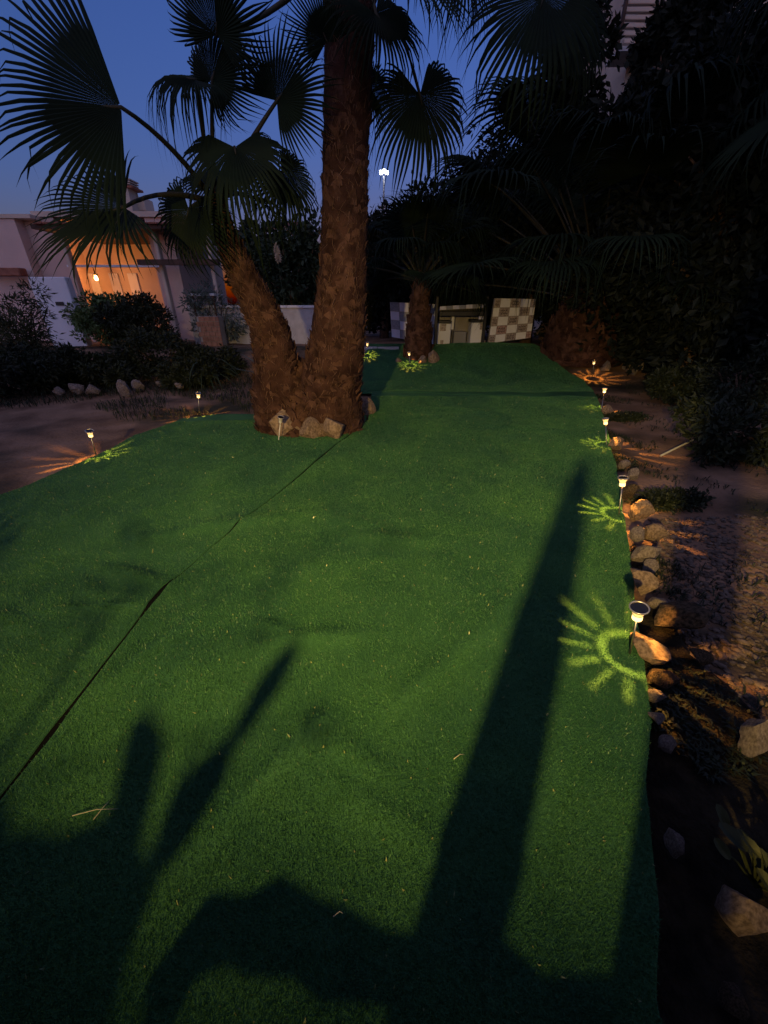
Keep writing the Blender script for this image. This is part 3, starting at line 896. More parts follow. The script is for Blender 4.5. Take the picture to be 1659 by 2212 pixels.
# ------------------------------------------------------------------ stake lamps
LAMP_P = 5.4
def lamp_meshes():
    d = {}
    d['stake'] = MB().tube([(0, 0, -.08), (0, 0, .0), (0, 0, .262)], [.003, .0048, .0048], 10).mesh('stake', True)
    # slotted plate under the LED: lets a ring and rays of light through
    mb = MB(); z = .262; n = 14
    def ringsec(r0, r1, a0, a1):
        vs, fs = [], []
        k = max(2, int((a1 - a0) / .12))
        for i in range(k + 1):
            a = a0 + (a1 - a0) * i / k
            vs += [(r0 * math.cos(a), r0 * math.sin(a), z), (r1 * math.cos(a), r1 * math.sin(a), z)]
        for i in range(k):
            fs.append((2 * i, 2 * i + 1, 2 * i + 3, 2 * i + 2))
        mb.add(vs, fs)
    ringsec(.0005, .0055, 0, 2 * math.pi)
    for k in range(4): ringsec(.0055, .0068, k * math.pi / 2, k * math.pi / 2 + .10)     # bridges across the ring
    ringsec(.0068, .0086, 0, 2 * math.pi)
    rs_ = random.Random(3); slot = [rs_.uniform(.034, .060) for _ in range(n)]
    for k in range(n):
        a = 2 * math.pi * k / n
        ringsec(.0086, .0196, a + slot[k], a + 2 * math.pi / n - slot[(k + 1) % n])
    for k in range(n):
        a = 2 * math.pi * k / n
        ringsec(.0196 - rs_.uniform(0, .0035), .0207, a - .12, a + 2 * math.pi / n - .12)
    d['slotted_plate'] = mb.mesh('slotted_plate')
    d['glass'] = MB().lathe([(.0207, .2615), (.0207, .270), (.0205, .283), (.0215, .292)], 20, cap=False).mesh('glass', True)
    d['glass_up'] = MB().lathe([(.0215, .294), (.0245, .305), (.034, .325)], 20, cap=False).mesh('glass_up', True)
    d['collar'] = MB().lathe([(.0212, .2920), (.0232, .2920), (.0232, .295), (.0212, .295)], 20, cap=False).mesh('collar', True)
    d['rim'] = MB().lathe([(.033, .323), (.039, .327), (.0395, .334), (.036, .336), (.034, .331)], 24, cap=False).mesh('rim', True)
    d['solar_panel'] = MB().lathe([(.001, .3305), (.0345, .3305), (.0345, .327), (.001, .327)], 24, cap=False).mesh('solar_panel')
    return d
LM = lamp_meshes()

def build_lamp(lit=True):
    t = bpy.data.objects.new('stake_lamp', None); COL.objects.link(t)
    stk = LM['stake'] if lit else LM['stake'].copy()
    if not lit: stk.materials.clear()
    ob('stake', stk, 'steel' if lit else 'pool', t)
    ob('slotted_plate', LM['slotted_plate'], 'black', t)
    g = LM['glass'].copy() if not lit else LM['glass']
    g2 = LM['glass_up'].copy() if not lit else LM['glass_up']
    for q in (g, g2): q.materials.clear()
    ob('lamp_glass', g, 'led_core' if lit else 'glass_off', t)
    ob('lamp_glass', g2, 'led_glass' if lit else 'glass_off', t)
    ob('collar', LM['collar'], 'steel', t)
    ob('rim', LM['rim'], 'rim', t)
    ob('solar_panel', LM['solar_panel'], 'panel', t)
    if lit:
        l = bpy.data.lights.new('lamp_bulb', 'POINT')
        l.energy = LAMP_P; l.color = (1.0, .43, .07); l.shadow_soft_size = .0012
        lo = bpy.data.objects.new('lamp_bulb', l); COL.objects.link(lo)
        lo.location = (0, 0, .2745); lo.parent = t
    return t
proto = build_lamp(True)
LAMPS = [  # foot in the photo, head in the photo, label
    ((1358, 1418), (1381, 1312), 'glowing stake lamp with open dark solar top beside the pale pointed rock'),
    ((1337, 1112), (1346, 1032), 'glowing stake lamp beside the dark upright stone and rounded edging'),
    ((1310, 962), (1308, 903), 'glowing stake lamp casting rays over the flat stone and bare soil'),
    ((1299, 884), (1296, 834), 'glowing stake lamp next to the weed mat at the turf edge'),
    ((1280, 812), (1288, 784), 'glowing stake lamp at the foot of the thick palm stump'),
    ((886, 790), (886, 765), 'glowing stake lamp at the foot of the small palm by the kitchen'),
    ((791, 770), (790, 748), 'glowing stake lamp by the concrete kerb behind the tall palm trunk'),
    ((431, 893), (426, 857), 'glowing stake lamp on the turf edge next to the leaning palm'),
    ((208, 985), (199, 944), 'tilted glowing stake lamp where turf meets bare soil, farthest from palms'),
]
def place_lamp(t, foot, head, label, group='lit solar stake lamps along the turf'):
    p = G(*foot); p.z = turf_z(p.x, p.y) - .005
    # lean: head of the 0.335 m lamp at the photographed spot
    d = ray(*head)
    tt = (p.z + .325 - H) / d.z
    q = Vector((0, 0, H)) + d * tt
    up = Vector((q.x - p.x, max(-.08, min(.08, q.y - p.y)), .325))
    up.x = max(-.09, min(.09, up.x))
    t.location = p
    t.rotation_mode = 'QUATERNION'
    t.rotation_quaternion = up.to_track_quat('Z', 'Y')
    tag(t, label, 'lamp', group)
for k, (foot, head, lab) in enumerate(LAMPS):
    place_lamp(proto if k == 0 else copy_tree(proto), foot, head, lab)
off = build_lamp(False)
place_lamp(off, (602, 952), (597, 912), 'unlit pale stake lamp standing before the rock ring of the palms', None)

# ------------------------------------------------------------------ tiled outdoor kitchen
KY = 11.75
def span(x0, x1, y0, y1, Y0):
    """corners of an upright box face: width taken at the middle row, height from the two rows"""
    ym = (y0 + min(y1, 640)) / 2 if y1 > 690 else (y0 + y1) / 2
    a, b = Y(x0, ym, Y0), Y(x1, ym, Y0)
    a.z, b.z = Y(x0, y1, Y0).z, Y(x1, y0, Y0).z
    return a, b

def quad_pt(c, s, t):
    tl, tr, br, bl = c
    return (tl * (1 - s) + tr * s) * (1 - t) + (bl * (1 - s) + br * s) * t

kb = Y(1000, 752, KY)
kit = thing('outdoor_kitchen', 'tiled outdoor kitchen counter with chequered panels and dark openings on the bank', 'kitchen', (kb.x, KY, kb.z))
KB = kit.location

def tile_panel(parent, corners, cols, rows, pick, thick=.10, gap=.06, print_=True, seed=1):
    """slab with separately laid tiles on its face"""
    tl, tr, br, bl = [c - KB for c in corners]
    nrm = (tr - tl).cross(bl - tl).normalized()
    if nrm.y > 0: nrm = -nrm
    back = -nrm * thick
    vs = [tl, tr, br, bl, tl + back, tr + back, br + back, bl + back]
    slab = ob('panel', MB().add(vs, [(3, 2, 1, 0), (4, 5, 6, 7), (0, 1, 5, 4), (1, 2, 6, 5), (2, 3, 7, 6), (3, 0, 4, 7)]).mesh('panel'), 'mortar', parent)
    r = random.Random(seed)
    cc = (tl, tr, br, bl)
    us = [0] + [sum(cols[:i + 1]) / sum(cols) for i in range(len(cols))]
    vs_ = [0] + [sum(rows[:i + 1]) / sum(rows) for i in range(len(rows))]
    for j in range(len(rows)):
        for i in range(len(cols)):
            gu, gv = gap * .5 / len(cols), gap * .5 / len(rows)
            a, b, c, d = us[i] + gu, us[i + 1] - gu, vs_[j] + gv, vs_[j + 1] - gv
            q = [quad_pt(cc, a, c), quad_pt(cc, b, c), quad_pt(cc, b, d), quad_pt(cc, a, d)]
            o1 = nrm * (.012 + r.uniform(0, .004))
            e = [x + o1 for x in q]
            m = pick(i, j, r)
            me = MB().add(q + e, [(7, 6, 5, 4), (0, 1, 5, 4), (1, 2, 6, 5), (2, 3, 7, 6), (3, 0, 4, 7)]).mesh('tile')
            t = ob('tile', me, m, slab)
            if print_ and m in ('tile_grey', 'tile_rose') and (b - a) > .12:
                mb = MB()
                for k in range(3):
                    x0 = .16 + .24 * k
                    qq = [quad_pt(e, x0, .25), quad_pt(e, x0 + .18, .25), quad_pt(e, x0 + .18, .75), quad_pt(e, x0, .75)]
                    cen = sum(qq, Vector()) / 4
                    inn = [cen + (x - cen) * .55 for x in qq]
                    vv = [x + nrm * .003 for x in qq + inn]
                    mb.add(vv, [(3, 2, 6, 7), (2, 1, 5, 6), (1, 0, 4, 5), (0, 3, 7, 4)])
                mb_me = mb.mesh('tile_print')
                pr = ob('tile_print', mb_me, 'ink', kit)
    return slab

def chk(i, j, r):
    return 'tile_cream' if (i + j) % 2 else ('tile_rose' if r.random() < .3 else 'tile_grey')
def chk_blue(i, j, r):
    return 'tile_blue' if (i + j) % 2 else 'tile_slate'
# right chequered panel, leaning slightly
tile_panel(kit, [Y(1069, 644, KY), Y(1158, 646, KY + .05), Y(1146, 730, KY - .05), Y(1054, 742, KY - .1)], [.62, 1, 1, 1, .5], [1, 1, 1, 1, .9], chk, seed=3)
# left panel behind the small palm
tile_panel(kit, [Y(842, 652, KY + .3), Y(944, 657, KY + .1), Y(942, 745, KY), Y(846, 728, KY + .3)], [1] * 5, [1] * 4, chk_blue, print_=False, seed=4)
def kbox(name, x0, x1, y0, y1, Y0, depth, m, bevel=.01):
    a, b = span(x0, x1, y0, y1, Y0)
    return boxpart(name, (a.x - KB.x, Y0 - KB.y, a.z - KB.z), (b.x - KB.x, Y0 + depth - KB.y, b.z - KB.z), m, kit, bevel)
kbox('post', 942, 948.5, 640, 756, KY - .22, .08, 'black')
kbox('post', 1050.5, 1057, 640, 752, KY - .22, .08, 'black')
kbox('pier', 950, 977, 699, 755, KY - .1, .45, 'wall_white')
kbox('pier', 1022, 1049, 697, 752, KY - .1, .45, 'wall_white')
kbox('pier', 977.5, 984, 684, 712, KY + .1, .3, 'wall_white')
kbox('counter', 949.5, 1049.5, 672.5, 683, KY - .16, .6, 'black')
kbox('pier_cap', 950, 978, 692, 698.5, KY - .14, .45, 'black')
kbox('pier_cap', 1021, 1049, 690, 696.5, KY - .14, .45, 'black')
kbox('back_wall', 950, 1049, 684, 752, KY + .62, .08, 'mortar')
kbox('wash_tub', 984, 1012, 716, 753, KY + .2, .3, 'steel_dark')
kbox('plinth', 944, 1058, 753.5, 762, KY - .2, .9, 'concrete')
kbox('small_tile', 1037, 1049, 683.5, 691, KY - .12, .03, 'tile_blue', .004)
tile_panel(kit, [Y(950, 662, KY - .18), Y(1049, 656, KY - .18), Y(1049, 665, KY - .2), Y(950, 670, KY - .2)], [1] * 7, [1], lambda i, j, r: 'tile_blue' if i % 2 == 0 else 'tile_slate', thick=.5, print_=False)
for (x0, x1, y0, y1) in [(950.5, 964, 700, 715), (1036, 1048.5, 698, 712), (950.5, 958, 735, 750), (1041, 1048.5, 735, 750)]:
    a, b = Y(x0, y1, KY - .112), Y(x1, y0, KY - .112)
    boxpart('tile', (a.x - KB.x, -.112, a.z - KB.z), (b.x - KB.x, -.1015, b.z - KB.z), 'tile_grey', kit)
# kerb of pale concrete beside the kitchen
a, b = G(770, 756), G(862, 756)
ke = thing('kerb', 'pale concrete kerb between the palms behind the turf', 'kerb', (a.x, a.y, a.z))
boxpart('kerb_stone', (0, 0, -.1), ((b.x - a.x) * .5 - .006, .18, .07), 'concrete', ke, .01)
boxpart('kerb_stone', ((b.x - a.x) * .5 + .006, 0, -.1), (b.x - a.x, .18, .068), 'concrete', ke, .01)

# ------------------------------------------------------------------ house with the lit porch
HY = 14.0
hb = Y(200, 660, HY)
house = thing('house', 'rose plastered house with chimney and orange lit porch behind the shrubs', 'house', (hb.x, HY, 0.4))
HB = house.location
def hbox(name, x0, x1, y0, y1, Y0, depth, m, z0=None, bevel=0.0, parent=None):
    a, b = span(x0, x1, y0, y1, Y0)
    za = a.z - HB.z if z0 is None else z0
    return boxpart(name, (a.x - HB.x, Y0 - HB.y, za), (b.x - HB.x, Y0 + depth - HB.y, b.z - HB.z), m, parent or house, bevel)
hbox('wall', -260, 60, 472, 700, HY, 4.5, 'wall_pink', -.6)                      # left wing
hbox('parapet', -260, 64, 462, 471, HY - .05, .4, 'wall_cream')
hbox('wall', 64, 420, 470, 700, HY + 2.6, 2.6, 'wall_cream', -.6)                # porch back wall
hbox('wall', 331, 382, 470, 700, HY + .4, 2.15, 'wall_pink', -.6)                 # right side of the porch
hbox('parapet', 66, 384, 456, 468, HY + .3, 4.0, 'wall_cream')
rf = hbox('porch_roof', 66, 442, 484, 494, HY - .6, 3.5, 'dark_wood')
for k in range(18):
    x = 70 + k * 20.8
    hbox('roof_tile', x, x + 18, 479, 483.6, HY - .7, 1.4, 'roof_tile', None, .01, None)
hbox('wall', 64, 142, 470, 700, HY + .35, .3, 'wall_pink', -.6)
hbox('beam', 144, 345, 572, 577, HY + .2, .14, 'wall_white')
hbox('beam', 296, 470, 560, 572, HY - .5, .2, 'dark_wood')
for px in (148, 345, 456):
    hbox('column', px - 4, px + 4, 494, 700, HY - .2, .22, 'wall_cream', -.6, .02)
hbox('low_wall', 66, 146, 598, 700, HY - 1.9, .25, 'wall_white', -.6, .02)
v_ = hbox('vent', 120, 137, 652, 660, HY - 1.93, .02, 'black')
hbox('coping', -60, 42, 578, 596, HY - .5, .3, 'roof_tile', None, .02)
# arched panes on the porch back wall
for px in (168, 205, 250, 290):
    hbox('window', px - 10, px + 10, 590, 640, HY + 2.55, .04, 'wall_white', None, .01)
# chimney with stepped cap
ch = hbox('chimney', 254, 282, 406, 462, HY + 1.2, .55, 'wall_cream')
hbox('chimney_cap', 251, 285, 400, 405.5, HY + 1.15, .65, 'roof_tile', None, .01)
for k in range(3):
    hbox('chimney_louvre', 256, 280, 385 + k * 5, 388 + k * 5, HY + 1.2, .5, 'wall_cream', None, .005)
hbox('chimney_core', 260, 276, 385, 400, HY + 1.3, .3, 'black')
hbox('chimney_shoulder', 286, 312, 425, 455, HY + 1.6, .6, 'wall_cream', None, .02)
# porch lantern (lit)
lp = Y(208, 602, HY + 1.6)
lan = thing('porch_lantern', 'glowing orange lantern hanging in the house porch', 'lantern', lp)
ob('globe', MB().lathe([(.02, -.06), (.05, -.04), (.06, 0), (.05, .05), (.03, .10)], 14).mesh('globe', True), 'porch_bulb', lan)
ob('cap', MB().lathe([(.09, .10), (.07, .14), (.015, .17), (.012, .6)], 12).mesh('cap', True), 'black', lan)
pl = bpy.data.lights.new('porch_bulb_light', 'POINT'); pl.energy = 6.5; pl.color = (1.0, .36, .09); pl.shadow_soft_size = .1
plo = bpy.data.objects.new('porch_bulb_light', pl); COL.objects.link(plo); plo.location = (0, -.22, .05); plo.parent = lan
# pool terrace wall behind the palms
ta, tb = Y(405, 662, 13.0), Y(690, 662, 13.0)
ter = thing('terrace_wall', 'low white terrace wall with pale coping behind the palm pair', 'wall', (ta.x, 13.0, .4))
boxpart('wall_body', (0, 0, -.6), (tb.x - ta.x, .25, ta.z - .4 - .04), 'concrete', ter)
nco = 8
for k in range(nco):
    w_ = (tb.x - ta.x) / nco
    boxpart('coping_stone', (k * w_ + .006, -.05, ta.z - .438), ((k + 1) * w_ - .006, .3, ta.z - .40 + .03), 'pool', ter, .006)
tc_ = Y(408, 634, 12.6); td_ = Y(462, 634, 12.6)
tbl = thing('garden_table', 'pale garden table top catching light beside the leaning palm', 'table', (tc_.x, 12.6, .5))
boxpart('table_top', (0, 0, tc_.z - .56), (td_.x - tc_.x, .7, tc_.z - .5), 'pool', tbl, .008)
for sx in (.06, td_.x - tc_.x - .06):
    for sy in (.06, .64):
        ob('leg', MB().tube([(sx, sy, -.1), (sx, sy, tc_.z - .56)], .025, 8).mesh('leg'), 'dark_wood', tbl)
# brick planter under it
pa, pb = Y(418, 668, 12.1), Y(468, 668, 12.1)
pln = thing('brick_planter', 'low dark brick planter in front of the garden table', 'planter', (pa.x, 12.1, .45))
boxpart('core', (.02, .02, -.2), (pb.x - pa.x - .02, .4, .78), 'mortar', pln)
for j in range(6):
    for k in range(4):
        w_ = (pb.x - pa.x) / 4
        xo = (w_ / 2 if j % 2 else 0)
        x0, x1 = k * w_ + xo, min((k + 1) * w_ + xo, pb.x - pa.x)
        boxpart('brick', (x0 + .006, 0, j * .13 + .006), (x1 - .006, .03, (j + 1) * .13 - .006), 'brick', pln)

# ------------------------------------------------------------------ far buildings and street lamp
fb = Y(612, 470, 45)
fh = thing('house', 'distant white house with red tiled roof seen between the palms', 'house', (fb.x, 45, 0.4))
zt = fb.z - .4
boxpart('wall', (-1.8, 0, -.5), (1.8, 5, zt - .8), 'wall_white', fh)
ob('roof', MB().add([(-2.1, -.3, zt - .8), (2.1, -.3, zt - .8), (2.1, 5.3, zt - .8), (-2.1, 5.3, zt - .8), (-2.1, 2.5, zt + .1), (2.1, 2.5, zt + .1)],
   [(0, 1, 5, 4), (2, 3, 4, 5), (0, 4, 3), (1, 2, 5), (0, 3, 2, 1)]).mesh('roof'), 'roof_tile', fh)
boxpart('window', (-1.1, -.03, zt - 2.4), (-.4, 0.02, zt - 1.4), 'glass', fh)
boxpart('window', (.5, -.03, zt - 2.4), (1.2, 0.02, zt - 1.4), 'glass', fh)

vb = Y(1440, 300, 15.5)
vil = thing('house', 'tall beige house with slatted balcony high above the dark palms', 'house', (vb.x, 15.5, .9))
VB = vil.location
def vbox(name, x0, x1, y0, y1, Y0, depth, m, z0=None, bevel=0.0):
    a, b = span(x0, x1, y0, y1, Y0)
    return boxpart(name, (a.x - VB.x, Y0 - VB.y, a.z - VB.z if z0 is None else z0), (b.x - VB.x, Y0 + depth - VB.y, b.z - VB.z), m, vil, bevel)
vbox('wall', 1345, 1760, -260, 700, 15.5, 5, 'wall_cream', -.8)
for k in range(6):
    vbox('balcony_slat', 1348, 1428, -2 + k * 17, 8 + k * 17, 15.2, .12, 'wall_cream', None, .01)
vbox('balcony_post', 1346, 1352, -40, 100, 15.1, .1, 'dark_wood')
vbox('balcony_post', 1424, 1430, -40, 100, 15.1, .1, 'dark_wood')
vbox('balcony_floor', 1340, 1440, 100, 110, 14.7, .79, 'concrete')
for px in (1470, 1560):
    vbox('window', px, px + 40, 80, 150, 15.46, .03, 'glass')

sb = Y(826, 380, 38)
stl = thing('street_lamp', 'distant street lamp with bright white heads rising beyond the tall palm', 'street lamp', (Y(829, 470, 38).x, 38, .4))
ob('pole', MB().tube([(0, 0, -.3), (0, 0, 5), (0, 0, sb.z - .4)], [.12, .09, .06], 8).mesh('pole', True), 'steel_dark', stl)
for k, dx in enumerate((-.2, .02, .22)):
    hd = ob('lamp_head', MB().box((dx - .11, -.2, sb.z - .32 + .10 * (k % 2)), (dx + .11, .1, sb.z - .10 + .07 * (k % 2))).mesh('lamp_head', bevel=.03), 'street_led', stl)
sb2 = Y(828, 470, 30)
shed = thing('chimney_stack', 'pale distant chimney stack below the street lamp', 'chimney', (sb2.x, 30, .4))
boxpart('stack', (-.18, 0, -.5), (.18, .4, sb2.z + .1), 'wall_white', shed)
boxpart('cap', (-.24, -.06, sb2.z + .102), (.24, .46, sb2.z + .2), 'concrete', shed, .01)

# ------------------------------------------------------------------ trees and shrubs
HG = 'dark evergreen trees behind the kitchen'
def tr(px, top, dist, R, n, size, m, seed, label, group=None, name='evergreen_tree', z0=.05):
    t = Y(px, top, dist)
    b = Vector((t.x, dist, hgt(t.x, dist)))
    return tree(name, label, b, t.z - b.z, R, n, size, m, seed, group, z0=z0)
LBS = ['dark evergreen tree between the tall palm trunk and the street lamp', 'dark evergreen tree rising over the small palm crown',
       'dark evergreen tree directly behind the tiled kitchen counter', 'dark evergreen tree behind the chequered tile panel', 'dark evergreen tree above the flat tan boulder on the bank',
       'dark evergreen tree behind the stout palm stump', 'dark evergreen tree below the slatted balcony', 'dark evergreen tree between beige house and gravel bank', 'dark evergreen tree over the low shrubs of the dark bank']
for k, (px, top, dist, R) in enumerate([(830, 480, 15.5, 1.7), (900, 440, 16, 1.9), (985, 405, 16.2, 2.0), (1075, 330, 16, 2.2), (1165, 285, 15.6, 2.3), (1260, 250, 14.6, 2.2),
                                        (1370, 300, 13.6, 2.3), (1480, 330, 12.6, 2.2), (1590, 320, 11.5, 2.2)]):
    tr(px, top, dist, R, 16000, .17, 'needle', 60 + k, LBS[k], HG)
LB2 = ['tallest black tree over the gravel bank', 'black tree before the windows of the beige house', 'black tree at the outer side of the gravel bank', 'slim tall tree hiding the corner of the beige house', 'slim black tree hiding the wall past the balcony', 'tall black tree hiding the far end of the beige house', 'black tree under the balcony of the beige house']
for k, (px, top, dist, R) in enumerate([(1640, -30, 9.6, 2.0), (1560, 90, 11.0, 1.6), (1730, 60, 8.0, 2.0), (1265, -90, 13.0, .9), (1510, -70, 12.5, 1.15), (1590, -120, 12.0, 1.3), (1405, 60, 12.8, .8)]):
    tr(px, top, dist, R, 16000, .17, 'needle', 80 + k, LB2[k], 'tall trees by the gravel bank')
for k, (px, top, dist, R) in enumerate([(560, 470, 15.0, 1.0), (610, 492, 14.4, .9), (660, 462, 15.2, 1.1), (525, 455, 18, .6)]):
    tr(px, top, dist, R, 4200, .20, 'hedge', 90 + k, ['leafy tree beside the leaning trunk in the palm fork', 'leafy tree carrying the dry plume in front, within the palm fork', 'leafy tree against the tall trunk in the palm fork', 'slim blue-green tree top rising beyond the palm fork'][k], 'trees between the palm trunks', 'leafy_tree')
# shrubs at the left
SH = 'dark shrubs before the house'
SHL = ['dark rounded shrub under the olive drooping shrub', 'dark shrub in front of the low white wall with the vent', 'dark wide shrub below the mid green porch shrub', 'dark shrub beside the brick planter', 'small dark shrub behind the pair of rocks', 'dark shrub at the outer end of the rock row', 'small dark shrub next to the arching strap-leaved plant']
for k, (px, py, dist, R) in enumerate([(30, 690, 8.2, (1.1, .8, .42)), (120, 720, 8.8, (1.0, .7, .36)), (330, 690, 9.6, (1.2, .8, .46)), (440, 705, 9.4, (.8, .6, .34)), (215, 740, 8.6, (.8, .6, .30)),
                                       (-60, 740, 7.4, (1.0, .8, .42)), (390, 735, 8.6, (.7, .5, .26))]):
    b = Y(px, py, dist)
    shrub('shrub', SHL[k], 'shrub', (b.x, dist, hgt(b.x, dist) - .05), R, 5200, .085, 'bush', 110 + k, SH)
b = Y(215, 640, 12.0)
shrub('citrus_shrub', 'yellow-green shrub glowing in front of the orange porch', 'shrub', (b.x, 12.0, .5), (1.15, .8, .62), 5200, .11, 'citrus', 131)
b = Y(300, 650, 11.6)
shrub('citrus_shrub', 'mid green shrub below the porch beside the glowing one', 'shrub', (b.x, 11.6, .5), (1.1, .8, .62), 4800, .11, 'bush', 132)
b = Y(25, 650, 9.4)
shrub('oleander_shrub', 'olive tinted drooping shrub against the rose wall', 'shrub', (b.x, 9.4, .1), (.9, .7, .95), 4200, .13, 'weed', 133, aspect=5)
b = Y(455, 640, 12.8)
shrub('leafy_shrub', 'thin pale-leaved shrub between porch and leaning palm', 'shrub', (b.x, 12.8, .5), (.9, .5, .8), 1500, .14, 'agave', 134, aspect=4)
BKL = ['low black shrub beside the loose grey rocks', 'wide black shrub on the dark bank behind the dry stalk', 'black shrub where the dry stalk ends', 'tall black shrub against the evergreen screen', 'flat black shrub between soil patch and dry stalk', 'black shrub above the gravel chips']
# shrubs in the dark on the right
for k, (px, py, R) in enumerate([(1450, 760, (1.2, .8, .5)), (1560, 800, (1.3, .9, .55)), (1640, 900, (1.0, .8, .5)), (1600, 740, (1.6, .9, .8)), (1500, 870, (.7, .6, .28)), (1620, 1010, (.7, .6, .35))]):
    g = G(px, py)
    shrub('shrub', BKL[k], 'shrub', (g.x, g.y + .4, g.z - .05), R, 4200, .08, 'bush', 140 + k, 'shrubs on the dark bank')

# agave between the trunks, arching fern plant
def rosette(name, label, cat, base, n, L, W, m, seed, emin, emax, sag):
    t = thing(name, label, cat, base)
    r = random.Random(seed)
    for k in range(n):
        a = k * 2.39996 + r.gauss(0, .1); e = emin + (emax - emin) * k / (n - 1)
        V_, F_ = [], []
        LL = L * r.uniform(.8, 1.1)
        for i in range(7):
            s = i / 6
            ee = e - sag * s
            x = LL * s * math.cos(ee); z = LL * s * math.sin(ee) + .02
            wd = W * (0.6 + 1.2 * s - 1.8 * s * s) if s < 1 else .001
            wd = max(wd, .002)
            for sgn, dz in ((-1, .3), (0, 0), (1, .3)):
                y = sgn * wd
                V_.append((x * math.cos(a) - y * math.sin(a), x * math.sin(a) + y * math.cos(a), z + dz * wd))
        for i in range(6):
            F_ += [(3 * i, 3 * i + 3, 3 * i + 4, 3 * i + 1), (3 * i + 1, 3 * i + 4, 3 * i + 5, 3 * i + 2)]
        me = bpy.data.meshes.new('leaf'); me.from_pydata(V_, [], F_); me.update()
        ob('leaf', me, m, t)
    return t
g = G(645, 745)
rosette('agave', 'grey-green agave rosette with pointed leaves behind the palm fork', 'agave', (g.x, 9.0, hgt(g.x, 9.0) - .02), 26, .95, .055, 'agave', 5, .25, 1.45, .15)
g = Y(440, 730, 9.2)
rosette('arching_plant', 'low arching strap-leaved plant beside the leaning palm', 'plant', (g.x, 9.0, .08), 44, 1.15, .022, 'hedge', 6, .5, 1.4, 1.2)
# dry plume in the greenery
pb_ = Y(600, 560, 13.4); pt_ = Y(598, 528, 13.4)
plm = thing('plume_grass', 'dry cream plume rising from the greenery between the palms', 'grass plant', (pb_.x, 13.4, .5))
ob('stalk', MB().tube([(0, 0, -.1), (.05, 0, 1.2), (pb_.x - pb_.x, 0, pb_.z - .5)], [.012, .01, .008], 6).mesh('stalk'), 'hedge', plm)
v, f = cloud([((.0, 0, (pb_.z + pt_.z) / 2 - .5), (.035, .03, .17)), ((.03, 0, pb_.z - .45), (.04, .03, .10))], 500, .08, 8, 5, down=-.8)
ob('plume', np_mesh('plume', v, f), 'plume', plm)

# weeds and litter along the right edge
def weeds():
    r = np.random.default_rng(9)
    V_, F_ = [], []
    cnt = 0
    for k in range(4200):
        y = 0.8 + 8.0 * r.random() ** 1.6
        x = interp(RIGHT, y) + 0.03 + abs(r.normal(0, .22)) + (r.random() < .35) * r.random() * 1.8
        if noise.noise((x * 1.6, y * 1.3, 4)) < -.05: continue
        g_ = hgt(x, y) - .06 + 0.05 * noise.noise((x * 0.9, y * 0.9, 3.1))
        for q in range(3):
            a = r.random() * 6.28; L = .02 + .05 * r.random(); w_ = .002 + .004 * r.random()
            d = np.array([math.cos(a), math.sin(a), 0]); s = np.array([-d[1], d[0], 0])
            b_ = np.array([x, y, g_]) + s * (r.random() - .5) * .03
            m_ = b_ + d * L * .35 + np.array([0, 0, L * .7]); t_ = m_ + d * L * .5 + np.array([0, 0, L * .05])
            V_ += [b_ - s * w_ * .5, b_ + s * w_ * .5, m_ + s * w_, m_ - s * w_, t_, t_]
            F_ += [[cnt, cnt + 1, cnt + 2, cnt + 3], [cnt + 3, cnt + 2, cnt + 4, cnt + 5]]
            cnt += 6
    tag(ob('weeds', np_mesh('weeds', V_, F_), 'bush'), 'sparse creeping weeds and grass along the stone edging', 'weeds', kind='stuff')
    # scrubby grass over the far left bed
    V_, F_, cnt = [], [], 0
    for k in range(9000):
        y = 5.9 + 4.2 * r.random(); x = -0.6 - 6.5 * r.random()
        if x > interp(LEFT, y) - .05: continue
        if noise.noise((x * .8, y * .9, 2)) < -.02 and y < 7.6: continue
        g_ = hgt(x, y) - .06 + 0.05 * noise.noise((x * 0.9, y * 0.9, 3.1))
        a = r.random() * 6.28; L = .05 + .10 * r.random(); w_ = .006
        d = np.array([math.cos(a), math.sin(a), 0]); s = np.array([-d[1], d[0], 0])
        b_ = np.array([x, y, g_]); m_ = b_ + d * L * .3 + np.array([0, 0, L * .8]); t_ = m_ + d * L * .5
        V_ += [b_ - s * w_ * .5, b_ + s * w_ * .5, m_ + s * w_, m_ - s * w_, t_, t_]
        F_ += [[cnt, cnt + 1, cnt + 2, cnt + 3], [cnt + 3, cnt + 2, cnt + 4, cnt + 5]]
        cnt += 6
    tag(ob('scrub_grass', np_mesh('scrub_grass', V_, F_), 'bush'), 'thin dark scrub grass over the soil behind the row of rocks', 'grass', kind='stuff')
weeds()

# weed mats beside the lamps
for k, (px, py, lab) in enumerate([(1345, 898, 'dark mat of creeping weed on the bare soil patch'), (1440, 1075, 'dark clump of weed behind the edging stones by the soil')]):
    g = G(px, py)
    t = thing('weed_mat', lab, 'weed', (g.x, g.y, g.z - .05))
    v, f = cloud([((0, 0, .03), (.30, .16, .05)), ((.2, .05, .03), (.2, .12, .05)), ((-.12, -.03, .02), (.18, .1, .04))], 2600, .035, 33 + k, 1.8)
    ob('foliage', np_mesh('foliage', v, f), 'bush', t)
    ob('runner', MB().tube([(-.25, 0, .0), (0, .03, .02), (.3, .0, .0)], .006, 5).mesh('runner'), 'wood', t)

# dry stalk lying across the bed
a, b = G(1425, 990), G(1565, 945)
b = b + Vector((0, 0, .12))
ds = ob('dry_stalk', MB().tube([(0, 0, .03), ((b - a) * .5 + Vector((0, 0, .06))), b - a], [.012, .010, .005], 6).mesh('dry_stalk', True), 'straw', loc=a)
tag(ds, 'long pale dry stalk lying across the dark bed', 'stalk')

